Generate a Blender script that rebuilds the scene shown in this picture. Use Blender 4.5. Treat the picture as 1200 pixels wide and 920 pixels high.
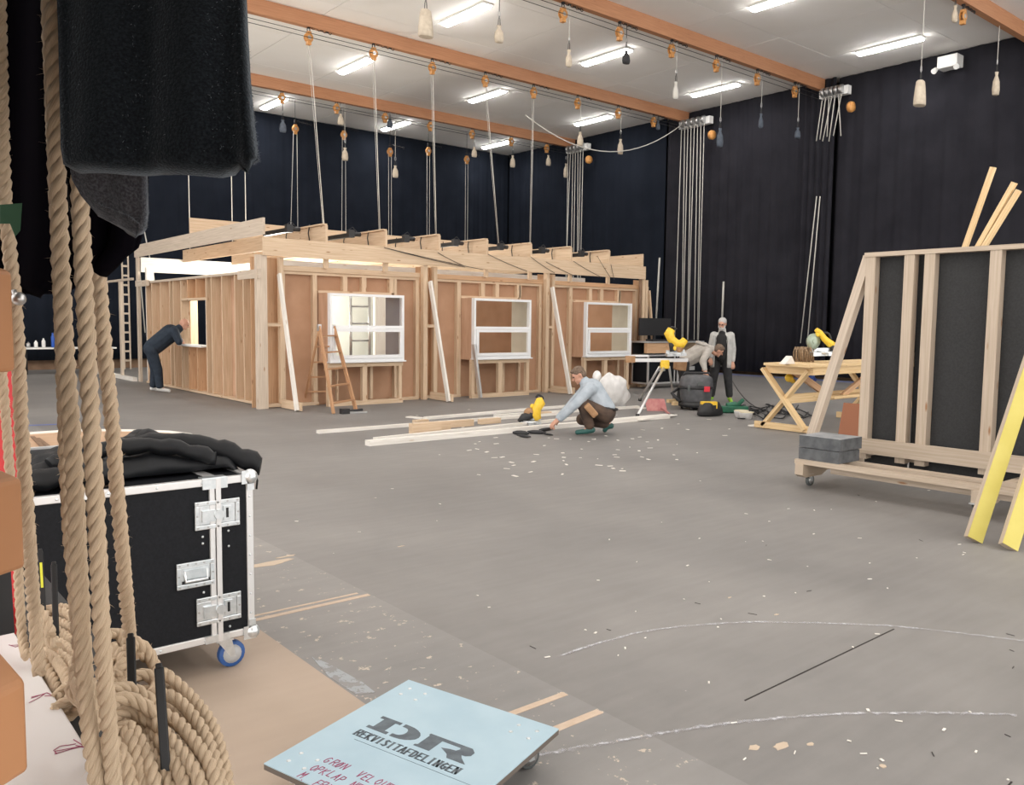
import bpy, bmesh, math, random
from mathutils import Vector, Matrix, Quaternion
R = random.Random(7)
for o in list(bpy.data.objects): bpy.data.objects.remove(o)
SC = bpy.context.scene; COL = SC.collection
PI = math.pi
# ------------------------------------------------------------------ camera
F = 983.7; YAW, PITCH, ROLL = math.radians(50.38), math.radians(-4.69), math.radians(.665)
EYE = Vector((0, 0, 1.6))
cf = Vector((math.cos(YAW)*math.cos(PITCH), math.sin(YAW)*math.cos(PITCH), math.sin(PITCH)))
cr0 = Vector((math.sin(YAW), -math.cos(YAW), 0)); cu0 = cr0.cross(cf)
cr = cr0*math.cos(ROLL) + cu0*math.sin(ROLL); cu = -cr0*math.sin(ROLL) + cu0*math.cos(ROLL)
cam = bpy.data.cameras.new('camera'); cam.sensor_width = 36; cam.lens = F/1200*36
cam.clip_start = .05; cam.clip_end = 200
co = bpy.data.objects.new('camera', cam); COL.objects.link(co); SC.camera = co
M4 = Matrix((cr, cu, -cf)).transposed().to_4x4(); M4.translation = EYE; co.matrix_world = M4
# ------------------------------------------------------------------ world, exposure
w = bpy.data.worlds.new('world'); SC.world = w; w.use_nodes = True
w.node_tree.nodes['Background'].inputs[0].default_value = (1.0, .96, .92, 1)
w.node_tree.nodes['Background'].inputs[1].default_value = 1.9
vs = SC.view_settings; vs.view_transform = 'Standard'; vs.look = 'None'; vs.gamma = 1; vs.use_curve_mapping = False
vs.exposure = 0.54
LAMP_STRENGTH = 30.0
WORK_POWER = 380
# ------------------------------------------------------------------ measuring helpers (photo pixel -> point of the hall)
def ray(px, py): return cf + cr*((px-600)/F) - cu*((py-460)/F)
def onz(px, py, z=0): d = ray(px, py); return EYE + d*((z-1.6)/d.z)
def onx(px, py, x): d = ray(px, py); return EYE + d*(x/d.x)
def ony(px, py, y): d = ray(px, py); return EYE + d*(y/d.y)
def far(px, py, t): return EYE + ray(px, py)*t
# ------------------------------------------------------------------ mesh builder
V = Vector
LOC = {}
class MB:
    def __init__(s): s.b = bmesh.new(); s.uv = s.b.loops.layers.uv.new('UVMap')
    def face(s, vs_, mi=0, uvs=None, smooth=False):
        try: f = s.b.faces.new(vs_)
        except ValueError: return None
        f.material_index = mi; f.smooth = smooth
        if uvs:
            for l, u in zip(f.loops, uvs): l[s.uv].uv = u
        return f
    def board(s, p0, p1, wd, th, up=(0,0,1), mi=0, bev=0.0):
        """box along p0->p1, th measured along `up`, wd across"""
        p0, p1 = V(p0), V(p1); d = p1-p0; L = d.length; d = d/L if L else V((1,0,0)); up = V(up)
        if abs(d.dot(up.normalized())) > .999: up = V((1,0,0)) if abs(d.x) < .9 else V((0,1,0))
        side = d.cross(up).normalized(); up = side.cross(d).normalized()
        a, c = side*wd/2, up*th/2; ro = R.random()*7; rv = R.random()*5
        v = [s.b.verts.new(q) for q in (p0-a-c, p0+a-c, p0+a+c, p0-a+c, p1-a-c, p1+a-c, p1+a+c, p1-a+c)]
        for idx, (e0, e1) in (((0,1,5,4),(wd,0)), ((1,2,6,5),(th,wd)), ((2,3,7,6),(wd,wd+th)), ((3,0,4,7),(th,2*wd+th))):
            s.face([v[i] for i in idx], mi, [(ro, rv+e1), (ro, rv+e1+e0), (ro+L, rv+e1+e0), (ro+L, rv+e1)])
        s.face([v[i] for i in (3,2,1,0)], mi, [(ro,rv),(ro+.03,rv),(ro+.03,rv+.03),(ro,rv+.03)])
        s.face([v[i] for i in (4,5,6,7)], mi, [(ro,rv),(ro+.03,rv),(ro+.03,rv+.03),(ro,rv+.03)])
    def box(s, x0, x1, y0, y1, z0, z1, mi=0):
        dx, dy, dz = abs(x1-x0), abs(y1-y0), abs(z1-z0); cx, cy, cz = (x0+x1)/2, (y0+y1)/2, (z0+z1)/2
        if dz >= dx and dz >= dy: s.board((cx,cy,min(z0,z1)), (cx,cy,max(z0,z1)), dy, dx, (1,0,0), mi)
        elif dx >= dy: s.board((min(x0,x1),cy,cz), (max(x0,x1),cy,cz), dy, dz, (0,0,1), mi)
        else: s.board((cx,min(y0,y1),cz), (cx,max(y0,y1),cz), dx, dz, (0,0,1), mi)
    def tube(s, pts, r, seg=8, mi=0, closed=False, caps=True, smooth=True):
        pts = [V(p) for p in pts]; n = len(pts); rs = r if isinstance(r, (list, tuple)) else [r]*n
        rings = []; nrm = None; L = 0
        for i in range(n):
            if closed: t = pts[(i+1) % n]-pts[i-1]
            else: t = pts[min(i+1, n-1)]-pts[max(i-1, 0)]
            if t.length < 1e-9: t = V((0,0,1))
            t.normalize()
            if nrm is None: nrm = t.orthogonal().normalized()
            else:
                nrm = nrm - t*nrm.dot(t)
                nrm = nrm.normalized() if nrm.length > 1e-6 else t.orthogonal().normalized()
            bn = t.cross(nrm)
            if i: L += (pts[i]-pts[i-1]).length
            rings.append(([s.b.verts.new(pts[i]+(nrm*math.cos(2*PI*k/seg)+bn*math.sin(2*PI*k/seg))*rs[i]) for k in range(seg)], L))
        for i in range(n if closed else n-1):
            a, la = rings[i]; b, lb = rings[(i+1) % n]
            for k in range(seg):
                k2 = (k+1) % seg
                s.face([a[k], a[k2], b[k2], b[k]], mi, [(la, k*.01),(la, k*.01+.01),(lb, k*.01+.01),(lb, k*.01)], smooth)
        if caps and not closed:
            s.face(list(reversed(rings[0][0])), mi); s.face(rings[-1][0], mi)
    def cyl(s, p0, p1, r, r2=None, seg=12, mi=0, smooth=True):
        s.tube([p0, p1], [r, r if r2 is None else r2], seg, mi, smooth=smooth)
    def lathe(s, c, prof, seg=16, mi=0, axis=(0,0,1), sx=1, sy=1):
        ax = V(axis).normalized(); u = ax.orthogonal().normalized() if abs(ax.z) < .99 else V((1,0,0)); v = ax.cross(u); c = V(c)
        rings = []
        for r, h in prof:
            rings.append([s.b.verts.new(c+ax*h+(u*math.cos(2*PI*k/seg)*sx+v*math.sin(2*PI*k/seg)*sy)*max(r, 1e-4)) for k in range(seg)])
        for a, b in zip(rings, rings[1:]):
            for k in range(seg): s.face([a[k], a[(k+1) % seg], b[(k+1) % seg], b[k]], mi, None, True)
        s.face(list(reversed(rings[0])), mi); s.face(rings[-1], mi)
    def ball(s, c, r, seg=12, mi=0, sc=(1,1,1), rot=None):
        m = Matrix.Translation(V(c)) @ ((rot.to_matrix() if isinstance(rot, Quaternion) else rot).to_4x4() if rot else Matrix()) @ Matrix.Diagonal((*[r*k for k in sc], 1))
        q = bmesh.ops.create_uvsphere(s.b, u_segments=seg, v_segments=max(6, seg*2//3), radius=1, matrix=m)
        for v in q['verts']:
            for f in v.link_faces: f.material_index = mi; f.smooth = True
    def limb(s, p0, r0, p1, r1, seg=12):
        s.tube([V(p0), V(p1)], [r0, r1], seg); s.ball(p0, r0, seg); s.ball(p1, r1, seg)
    def prism(s, poly, off, mi=0):
        """flat polygon (3D points) extruded by the vector off"""
        off = V(off); a = [s.b.verts.new(V(p)) for p in poly]; b = [s.b.verts.new(V(p)+off) for p in poly]
        n = len(a); s.face(list(reversed(a)), mi, [(p[0]*1.0, p[1]*1.0) for p in reversed(poly)]); s.face(b, mi, [(p[0], p[1]) for p in poly])
        for i in range(n): s.face([a[i], a[(i+1) % n], b[(i+1) % n], b[i]], mi)
    def grid(s, P, mi=0, smooth=True, uvs=1.0):
        vv = [[s.b.verts.new(p) for p in row] for row in P]
        for i in range(len(vv)-1):
            for j in range(len(vv[0])-1):
                s.face([vv[i][j], vv[i][j+1], vv[i+1][j+1], vv[i+1][j]], mi, [(i*uvs, j*uvs),(i*uvs, (j+1)*uvs),((i+1)*uvs, (j+1)*uvs),((i+1)*uvs, j*uvs)], smooth)
    def build(s, name, mats, parent=None, loc=None, bevel=0, solid=0):
        if not isinstance(mats, (list, tuple)): mats = [mats]
        bmesh.ops.recalc_face_normals(s.b, faces=s.b.faces)
        me = bpy.data.meshes.new(name); o = bpy.data.objects.new(name, me)
        if parent is not None: L = LOC[parent.name]
        elif loc is not None: L = V(loc)
        elif s.b.verts:
            xs = [v.co for v in s.b.verts]
            L = V(((min(c.x for c in xs)+max(c.x for c in xs))/2, (min(c.y for c in xs)+max(c.y for c in xs))/2, min(c.z for c in xs)))
        else: L = V((0,0,0))
        bmesh.ops.translate(s.b, verts=s.b.verts, vec=-L)
        s.b.to_mesh(me); s.b.free()
        for m in mats: me.materials.append(m)
        COL.objects.link(o)
        if parent is not None: o.parent = parent
        else: o.location = L
        LOC[o.name] = L
        if bevel:
            m = o.modifiers.new('bevel', 'BEVEL'); m.width = bevel; m.segments = 2; m.limit_method = 'ANGLE'
        if solid:
            m = o.modifiers.new('solid', 'SOLIDIFY'); m.thickness = solid
        return o
def tag(o, label, cat, group=None):
    o['label'] = label; o['category'] = cat
    if group: o['group'] = group
    return o
def thing(name, label, cat, loc=(0,0,0), group=None):
    o = bpy.data.objects.new(name, None); COL.objects.link(o); o.location = loc; o.empty_display_size = .1
    LOC[o.name] = V(loc); return tag(o, label, cat, group)
def struct(o): o['kind'] = 'structure'; return o
def one(name, mats, label, cat, fn, group=None, **k):
    m = MB(); fn(m); return tag(m.build(name, mats, **k), label, cat, group)
def part(name, mats, parent, fn, label=None, **k):
    m = MB(); fn(m); o = m.build(name, mats, parent, **k)
    if label: o['label'] = label
    return o
def copy_tree(o, loc=None, parent=None, rotz=None):
    c = o.copy(); COL.objects.link(c)
    if parent is not None: c.parent = parent
    if loc is not None: c.location = loc; LOC[c.name] = V(loc)
    if rotz is not None: c.rotation_euler = (0, 0, rotz)
    for ch in [x for x in COL.objects if x.parent == o]: copy_tree(ch, parent=c)
    return c
ORD = ['first','second','third','fourth','fifth','sixth','seventh','eighth','ninth','tenth','eleventh','twelfth']
# ------------------------------------------------------------------ materials
def mat(name, col, rough=.6, metal=0, col2=None, scale=8, stretch=(1,1,1), bump=0, coord='Object', detail=4, spec=None, emit=None, alpha=None, trans=0, lo=.35, hi=.65):
    m = bpy.data.materials.new(name); m.use_nodes = True; nt = m.node_tree; b = nt.nodes['Principled BSDF']
    b.inputs['Base Color'].default_value = (*col, 1); b.inputs['Roughness'].default_value = rough; b.inputs['Metallic'].default_value = metal
    if spec is not None: b.inputs['Specular IOR Level'].default_value = spec
    if trans: b.inputs['Transmission Weight'].default_value = trans
    if alpha is not None: b.inputs['Alpha'].default_value = alpha
    if emit: b.inputs['Emission Color'].default_value = (*emit[0], 1); b.inputs['Emission Strength'].default_value = emit[1]
    if col2 or bump:
        tc = nt.nodes.new('ShaderNodeTexCoord'); mp = nt.nodes.new('ShaderNodeMapping'); no = nt.nodes.new('ShaderNodeTexNoise')
        mp.inputs['Scale'].default_value = stretch; no.inputs['Scale'].default_value = scale; no.inputs['Detail'].default_value = detail
        nt.links.new(tc.outputs[coord], mp.inputs[0]); nt.links.new(mp.outputs[0], no.inputs[0])
        if col2:
            rp = nt.nodes.new('ShaderNodeValToRGB'); rp.color_ramp.elements[0].color = (*col, 1); rp.color_ramp.elements[1].color = (*col2, 1)
            rp.color_ramp.elements[0].position = lo; rp.color_ramp.elements[1].position = hi
            nt.links.new(no.outputs[0], rp.inputs[0]); nt.links.new(rp.outputs[0], b.inputs['Base Color'])
        if bump:
            bp = nt.nodes.new('ShaderNodeBump'); bp.inputs['Strength'].default_value = bump; bp.inputs['Distance'].default_value = .01
            nt.links.new(no.outputs[0], bp.inputs['Height']); nt.links.new(bp.outputs[0], b.inputs['Normal'])
    return m
def wood(name, c1, c2, knot=(.32,.16,.07), rough=.6):
    m = bpy.data.materials.new(name); m.use_nodes = True; nt = m.node_tree; N = nt.nodes.new; L = nt.links.new; b = nt.nodes['Principled BSDF']
    b.inputs['Roughness'].default_value = rough
    tc = N('ShaderNodeTexCoord'); mp = N('ShaderNodeMapping'); mp.inputs['Scale'].default_value = (1.2, 34, 1)
    no = N('ShaderNodeTexNoise'); no.inputs['Scale'].default_value = 1.5; no.inputs['Detail'].default_value = 5; no.inputs['Distortion'].default_value = .4
    L(tc.outputs['UV'], mp.inputs[0]); L(mp.outputs[0], no.inputs[0])
    rp = N('ShaderNodeValToRGB'); rp.color_ramp.elements[0].color = (*c1, 1); rp.color_ramp.elements[1].color = (*c2, 1)
    rp.color_ramp.elements[0].position = .32; rp.color_ramp.elements[1].position = .68
    L(no.outputs[0], rp.inputs[0])
    mk = N('ShaderNodeMapping'); mk.inputs['Scale'].default_value = (2.2, 9, 1); L(tc.outputs['UV'], mk.inputs[0])
    vo = N('ShaderNodeTexVoronoi'); vo.inputs['Scale'].default_value = 1.0; L(mk.outputs[0], vo.inputs[0])
    kr = N('ShaderNodeValToRGB'); kr.color_ramp.elements[0].color = (1,1,1,1); kr.color_ramp.elements[1].color = (0,0,0,1)
    kr.color_ramp.elements[0].position = .05; kr.color_ramp.elements[1].position = .13; L(vo.outputs['Distance'], kr.inputs[0])
    mx = N('ShaderNodeMix'); mx.data_type = 'RGBA'; L(kr.outputs[0], mx.inputs[0]); L(rp.outputs[0], mx.inputs[6]); mx.inputs[7].default_value = (*knot, 1)
    # slow variation from board to board
    n2 = N('ShaderNodeTexNoise'); n2.inputs['Scale'].default_value = .35; L(tc.outputs['UV'], n2.inputs[0])
    hs = N('ShaderNodeHueSaturation'); mr = N('ShaderNodeMapRange'); mr.inputs[3].default_value = .86; mr.inputs[4].default_value = 1.12
    L(n2.outputs[0], mr.inputs[0]); L(mr.outputs[0], hs.inputs['Value']); L(mx.outputs[2], hs.inputs['Color']); L(hs.outputs[0], b.inputs['Base Color'])
    bp = N('ShaderNodeBump'); bp.inputs['Strength'].default_value = .12; L(no.outputs[0], bp.inputs['Height']); L(bp.outputs[0], b.inputs['Normal'])
    return m
PINE = wood('pine', (.56,.40,.26), (.70,.54,.38))
PINE_T = wood('pine_aged', (.45,.36,.27), (.56,.465,.37))
PINE_GREY = wood('pine_pale', (.50,.41,.32), (.64,.54,.44))
PINE_YEL = wood('pine_yellow', (.66,.45,.22), (.82,.62,.36))
PINE_OR = wood('pine_orange', (.52,.31,.17), (.66,.42,.25))
WHITEWOOD = wood('pine_whitish', (.70,.66,.60), (.85,.82,.77), (.6,.5,.4))
GLULAM = wood('glulam', (.44,.20,.10), (.54,.27,.14), (.40,.18,.09))
LADDERWOOD = wood('ladder_wood', (.42,.22,.11), (.56,.32,.17))
HARD = mat('hardboard', (.40,.225,.13), .75, col2=(.46,.27,.165), scale=2.5, bump=.03)
HARDIN = mat('hardboard_inner', (.50,.32,.2), .75, col2=(.56,.38,.25), scale=2.5)
PLY = mat('plywood_side', (.50,.30,.19), .7, col2=(.60,.385,.26), scale=3, stretch=(3,3,.6), bump=.05)
CREAM = mat('cream_board', (.80,.82,.76), .8, col2=(.86,.88,.82), scale=3)
WHITE = mat('white_paint', (.82,.82,.80), .45)
WFRAME = mat('window_white', (.80,.81,.82), .35)
BLACK = mat('black_metal', (.015,.015,.016), .45, .3)
BLACKP = mat('black_plastic', (.02,.02,.022), .5)
DARKG = mat('dark_grey_plastic', (.07,.072,.078), .55, col2=(.11,.11,.118), scale=9)
LAM = mat('black_laminate', (.004,.005,.007), .55, col2=(.007,.008,.011), scale=90, bump=.08, spec=.2)
ALU = mat('aluminium', (.72,.72,.72), .42, .75)
ZINC = mat('zinc_steel', (.62,.66,.68), .32, .85, col2=(.74,.77,.79), scale=40)
STEEL = mat('steel', (.5,.5,.5), .35, .9)
BLUEW = mat('blue_caster_tyre', (.03,.10,.32), .5)
RUBBER = mat('grey_rubber', (.09,.10,.10), .6)
CURT = mat('black_molton', (.0085,.0115,.019), .95, col2=(.012,.0155,.0245), scale=1.2, bump=.0, spec=.15)
CURTR = mat('dark_molton', (.018,.0175,.023), .95, col2=(.025,.0245,.031), scale=1.2, spec=.15)
CEIL = mat('ceiling_board', (.86,.835,.80), .9, col2=(.90,.88,.855), scale=.6)
WALLM = mat('black_wall', (.01,.011,.014), .9)
BROWNBASE = mat('brown_base', (.20,.12,.07), .7, col2=(.26,.16,.10), scale=5)
REDM = mat('red_paint', (.50,.008,.012), .5)
ORBL = mat('brown_post', (.40,.185,.08), .5, col2=(.46,.22,.10), scale=6, bump=.02)
ORANGE = mat('orange_block', (.55,.24,.06), .5, col2=(.62,.31,.10), scale=30)
ROPEW = mat('white_rope', (.60,.58,.53), .8)
ROPED = mat('dark_line', (.03,.03,.03), .7)
CANVAS = mat('canvas', (.52,.44,.34), .9, col2=(.62,.54,.43), scale=12, bump=.2)
CANVASG = mat('grey_canvas', (.07,.085,.11), .9, col2=(.10,.12,.15), scale=12, bump=.2)
CANVASB = mat('black_canvas', (.03,.03,.033), .9, col2=(.05,.048,.05), scale=12, bump=.2)
YEL = mat('yellow_plastic', (.80,.50,.03), .45, col2=(.86,.58,.05), scale=20)
YPAINT = mat('yellow_paint', (.52,.44,.09), .55, col2=(.57,.49,.12), scale=4)
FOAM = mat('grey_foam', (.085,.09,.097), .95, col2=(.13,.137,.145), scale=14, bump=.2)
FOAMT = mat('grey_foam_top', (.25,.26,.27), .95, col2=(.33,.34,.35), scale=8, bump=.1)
DCLOTH = mat('dark_panel', (.027,.028,.029), .9, col2=(.036,.037,.039), scale=60, bump=.1)
NAVY = mat('navy_cloth', (.010,.018,.032), .85, col2=(.018,.03,.048), scale=12, bump=.2)
DENIMK = mat('black_trousers', (.014,.015,.017), .85, col2=(.028,.028,.030), scale=9, bump=.2)
BROWNTR = mat('brown_trousers', (.05,.033,.025), .85, col2=(.10,.062,.042), scale=7, bump=.2)
LGREY = mat('light_grey_jacket', (.38,.38,.37), .85, col2=(.48,.48,.46), scale=10, bump=.3)
BGREY = mat('beige_grey_hoodie', (.38,.35,.32), .9, col2=(.47,.44,.40), scale=10, bump=.3)
BLUEG = mat('blue_grey_jumper', (.34,.39,.44), .85, col2=(.44,.49,.54), scale=9, bump=.3)
SKIN = mat('skin', (.52,.27,.18), .55, col2=(.58,.32,.23), scale=14)
HAIRG = mat('grey_hair', (.36,.35,.34), .8, col2=(.52,.51,.50), scale=60, bump=.3)
HAIRB = mat('brown_hair', (.10,.065,.045), .8, col2=(.20,.14,.10), scale=60, bump=.3)
EYEM = mat('eye', (.02,.015,.012), .2)
LEATHER = mat('tan_leather', (.32,.17,.08), .7, col2=(.42,.25,.13), scale=10, bump=.2)
SHOEW = mat('white_shoe', (.62,.62,.60), .6)
SHOEG = mat('green_shoe', (.02,.09,.08), .5)
LIME = mat('lime_shoe', (.28,.55,.05), .5)
GREENM = mat('green_metal', (.01,.10,.055), .4, col2=(.02,.15,.08), scale=9)
PINKM = mat('faded_red_metal', (.42,.14,.14), .6, col2=(.50,.22,.20), scale=12)
PLBAG = mat('white_plastic_film', (.70,.69,.68), .45, col2=(.80,.79,.78), scale=9, bump=.5)
BLUEP = mat('blue_plastic', (.02,.09,.42), .45)
REDT = mat('red_tape', (.65,.03,.05), .5)
SKYB = mat('pale_blue_paint', (.33,.46,.54), .5, col2=(.37,.50,.575), scale=5, bump=.02)
STENCIL = mat('stencil_paint', (.075,.092,.11), .7, col2=(.11,.135,.155), scale=30)
REDINK = mat('red_ink', (.30,.03,.10), .6)
PLYEDGE = mat('ply_edge', (.12,.10,.085), .8)
STRAW = mat('twine', (.26,.17,.10), .9, col2=(.38,.27,.17), scale=40)
LAMPM = mat('lamp_diffuser', (.9,.9,.9), .5, emit=((1,.98,.95), LAMP_STRENGTH))
GLASS = bpy.data.materials.new('window_glass'); GLASS.use_nodes = True
g = GLASS.node_tree.nodes['Principled BSDF']; g.inputs['Base Color'].default_value = (.97,.98,.97,1); g.inputs['Roughness'].default_value = .03
g.inputs['Transmission Weight'].default_value = 1; g.inputs['IOR'].default_value = 1.1
def ropemat():
    m = mat('manila_rope', (.40,.295,.19), .85, col2=(.66,.52,.375), scale=26, coord='UV', stretch=(1.5,60,1), bump=.35, detail=6)
    return m
MANILA = ropemat()
FIBRE = mat('rope_fibre', (.62,.47,.31), .9)
def floormat(name, c1, c2, spot, spotcol, rough=.55, sc=.05):
    m = bpy.data.materials.new(name); m.use_nodes = True; nt = m.node_tree; N = nt.nodes.new; L = nt.links.new; b = nt.nodes['Principled BSDF']
    tc = N('ShaderNodeTexCoord')
    n1 = N('ShaderNodeTexNoise'); n1.inputs['Scale'].default_value = .55; n1.inputs['Detail'].default_value = 7; n1.inputs['Roughness'].default_value = .62; L(tc.outputs['Object'], n1.inputs[0])
    r1 = N('ShaderNodeValToRGB'); r1.color_ramp.elements[0].position = .3; r1.color_ramp.elements[1].position = .7
    r1.color_ramp.elements[0].color = (*c1,1); r1.color_ramp.elements[1].color = (*c2,1); L(n1.outputs[0], r1.inputs[0])
    n2 = N('ShaderNodeTexNoise'); n2.inputs['Scale'].default_value = 13; n2.inputs['Detail'].default_value = 6; n2.inputs['Roughness'].default_value = .7; L(tc.outputs['Object'], n2.inputs[0])
    r2 = N('ShaderNodeValToRGB'); r2.color_ramp.elements[0].position = spot; r2.color_ramp.elements[1].position = spot+.02
    r2.color_ramp.elements[0].color = (0,0,0,1); r2.color_ramp.elements[1].color = (1,1,1,1); L(n2.outputs[0], r2.inputs[0])
    mx = N('ShaderNodeMix'); mx.data_type = 'RGBA'; L(r2.outputs[0], mx.inputs[0]); L(r1.outputs[0], mx.inputs[6]); mx.inputs[7].default_value = (*spotcol,1)
    # long scuffs
    mp = N('ShaderNodeMapping'); mp.inputs['Scale'].default_value = (1.2, 9, 1); mp.inputs['Rotation'].default_value = (0,0,.7); L(tc.outputs['Object'], mp.inputs[0])
    n3 = N('ShaderNodeTexNoise'); n3.inputs['Scale'].default_value = 1.6; n3.inputs['Detail'].default_value = 8; L(mp.outputs[0], n3.inputs[0])
    r3 = N('ShaderNodeMapRange'); r3.inputs[1].default_value = .35; r3.inputs[2].default_value = .75; r3.inputs[3].default_value = 1-sc; r3.inputs[4].default_value = 1+sc; L(n3.outputs[0], r3.inputs[0])
    hs = N('ShaderNodeHueSaturation'); L(r3.outputs[0], hs.inputs['Value']); L(mx.outputs[2], hs.inputs['Color']); L(hs.outputs[0], b.inputs['Base Color'])
    rr = N('ShaderNodeMapRange'); rr.inputs[3].default_value = rough-.1; rr.inputs[4].default_value = rough+.18; L(n1.outputs[0], rr.inputs[0]); L(rr.outputs[0], b.inputs['Roughness'])
    bp = N('ShaderNodeBump'); bp.inputs['Strength'].default_value = .06; L(n2.outputs[0], bp.inputs['Height']); L(bp.outputs[0], b.inputs['Normal'])
    return m
FLOORM = floormat('painted_floor', (.165,.158,.153), (.255,.243,.232), .72, (.50,.46,.42))
FLOORS = floormat('scuffed_floor', (.19,.185,.18), (.29,.275,.262), .615, (.52,.44,.36))
FLOORH = floormat('hardboard_floor', (.38,.30,.23), (.45,.355,.285), .78, (.30,.18,.10), .6, .02)
TAPE = mat('tan_tape', (.50,.38,.28), .6, col2=(.56,.44,.34), scale=20)
BLUETAPE = mat('blue_tape', (.12,.16,.42), .6)
CRACK = mat('dark_gap', (.02,.015,.012), .9)
PEEL = mat('peeled_patch', (.52,.42,.32), .8)
def chalkmat(name, col, thr):
    m = bpy.data.materials.new(name); m.use_nodes = True; nt = m.node_tree; N = nt.nodes.new; L = nt.links.new; b = nt.nodes['Principled BSDF']
    b.inputs['Base Color'].default_value = (*col,1); b.inputs['Roughness'].default_value = 1.9
    tc = N('ShaderNodeTexCoord'); n = N('ShaderNodeTexNoise'); n.inputs['Scale'].default_value = 38; n.inputs['Detail'].default_value = 6; L(tc.outputs['Object'], n.inputs[0])
    sx = N('ShaderNodeSeparateXYZ'); L(tc.outputs['UV'], sx.inputs[0])
    a = N('ShaderNodeMath'); a.operation = 'PINGPONG'; a.inputs[1].default_value = .5; L(sx.outputs[1], a.inputs[0])
    mu = N('ShaderNodeMath'); mu.operation = 'MULTIPLY'; mu.inputs[1].default_value = 1.1; L(a.outputs[0], mu.inputs[0])
    ad = N('ShaderNodeMath'); ad.operation = 'ADD'; L(mu.outputs[0], ad.inputs[0]); L(n.outputs[0], ad.inputs[1])
    mr = N('ShaderNodeMapRange'); mr.inputs[1].default_value = thr; mr.inputs[2].default_value = thr+.3; mr.inputs[4].default_value = .9; L(ad.outputs[0], mr.inputs[0]); L(mr.outputs[0], b.inputs['Alpha'])
    return m
LINERG = mat('grey_liner', (.30,.29,.31), .8, col2=(.36,.35,.37), scale=3)
LINERC = mat('beige_liner', (.50,.46,.37), .8, col2=(.57,.53,.44), scale=3)
CHALK = chalkmat('chalk', (.55,.55,.58), .86)

# ================================================================== SETTING
CZ = 9.0; WX = 24.2; WY = 29.6
m = MB(); m.prism([(2.45,-4,-.05),(WX+.3,-4,-.05),(WX+.3,WY+.3,-.05),(2.45,WY+.3,-.05)], (0,0,.05)); floor = struct(m.build('floor', FLOORM, loc=(0,0,0)))
def strip(name, mt, p0, p1, wd, z=.0015):
    p0 = V((*V(p0)[:2], z)); p1 = V((*V(p1)[:2], z)); m = MB(); m.board(p0, p1, wd, .002); return m.build(name, mt, floor)
m = MB(); m.prism([(1.71,-4,-.05),(2.45,-4,-.05),(2.45,WY+.3,-.05),(1.71,WY+.3,-.05)], (0,0,.05)); m.build('floor_sheet', FLOORS, floor)
m = MB(); m.prism([(-9,-4,-.05),(1.71,-4,-.05),(1.71,5.6,-.05),(-9,5.6,-.05)], (0,0,.05)); m.build('floor_sheet', FLOORH, floor)
m = MB(); m.prism([(-9,5.603,-.05),(1.71,5.603,-.05),(1.71,WY+.3,-.05),(-9,WY+.3,-.05)], (0,0,.05)); m.build('floor_sheet', FLOORM, floor)
for a, b, wd in (((1.72,4.245),(2.44,4.245),.035), ((1.72,4.31),(2.40,4.31),.02), ((1.9,2.56),(2.44,2.56),.035), ((2.1,2.35),(2.44,2.35),.04)): strip('tape_strip', TAPE, a, b, wd, .001)
strip('tape_strip', BLUETAPE, (23.4,12.5), (23.4,20), .35); strip('tape_strip', BLUETAPE, (1.9,14.3), (3.0,14.05), .10)
def ribbon(name, mt, pts, wd, z=.003):
    P = [V((p[0], p[1], z)) for p in pts]; Q = []
    for i in range(len(P)-1):                          # catmull-rom
        p0, p1, p2, p3 = P[max(i-1,0)], P[i], P[i+1], P[min(i+2,len(P)-1)]
        for k in range(10):
            t = k/10; Q.append(.5*((2*p1)+(p2-p0)*t+(2*p0-5*p1+4*p2-p3)*t*t+(3*p1-p0-3*p2+p3)*t**3))
    Q.append(P[-1]); m = MB(); L = 0; prev = None; n = len(Q)
    for i, q in enumerate(Q):
        t = (Q[min(i+1,n-1)]-Q[max(i-1,0)]).normalized(); s = V((-t.y,t.x,0))*wd/2*(wd and 1)
        a, b = m.b.verts.new(q-s), m.b.verts.new(q+s)
        if prev: m.face([prev[0], a, b, prev[1]], 0, [(L,0),(L+.1,0),(L+.1,1),(L,1)])
        prev = (a, b); L += .1
    return m.build(name, mt, floor)
ribbon('chalk_line', CHALK, [(2.71,2.88),(3.24,2.85),(3.71,2.66),(4.02,2.43),(4.42,2.04),(4.75,1.5)], .07)
ribbon('chalk_line', CHALK, [(2.0,2.24),(2.37,2.11),(2.79,1.94),(3.19,1.72),(3.54,1.46),(3.78,1.25)], .075)
strip('floor_gap', CRACK, (3.0,2.035), (4.36,2.05), .007, .0006); strip('floor_gap', CRACK, (3.05,1.05), (3.2,1.06), .006, .0006)
def blob(px, py, rx, ry, mt=PEEL, z=.002, name='peeled_patch'):
    c = onz(px, py, z); a = [(c.x+math.cos(k*PI/6)*rx*R.uniform(.5,1.1), c.y+math.sin(k*PI/6)*ry*R.uniform(.5,1.1), z-.002) for k in range(12)]
    m = MB(); m.prism(a, (0,0,.002)); m.build(name, mt, floor)
for a in ((915,874,.05,.03),(884,876,.03,.02),(950,872,.02,.012),(910,720,.02,.01),(1035,898,.02,.015),(855,700,.02,.008),(470,640,.03,.01),(316,660,.16,.06),(335,652,.08,.02)): blob(*a)
BLPATCH = floormat('blue_scuff', (.30,.32,.34), (.36,.38,.40), .5, (.24,.235,.23))
m = MB(); m.prism([onz(*p, -.001) for p in ((365,770),(385,778),(425,800),(440,812),(418,815),(385,793))], (0,0,.002)); m.build('paint_stain', BLPATCH, floor)
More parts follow.
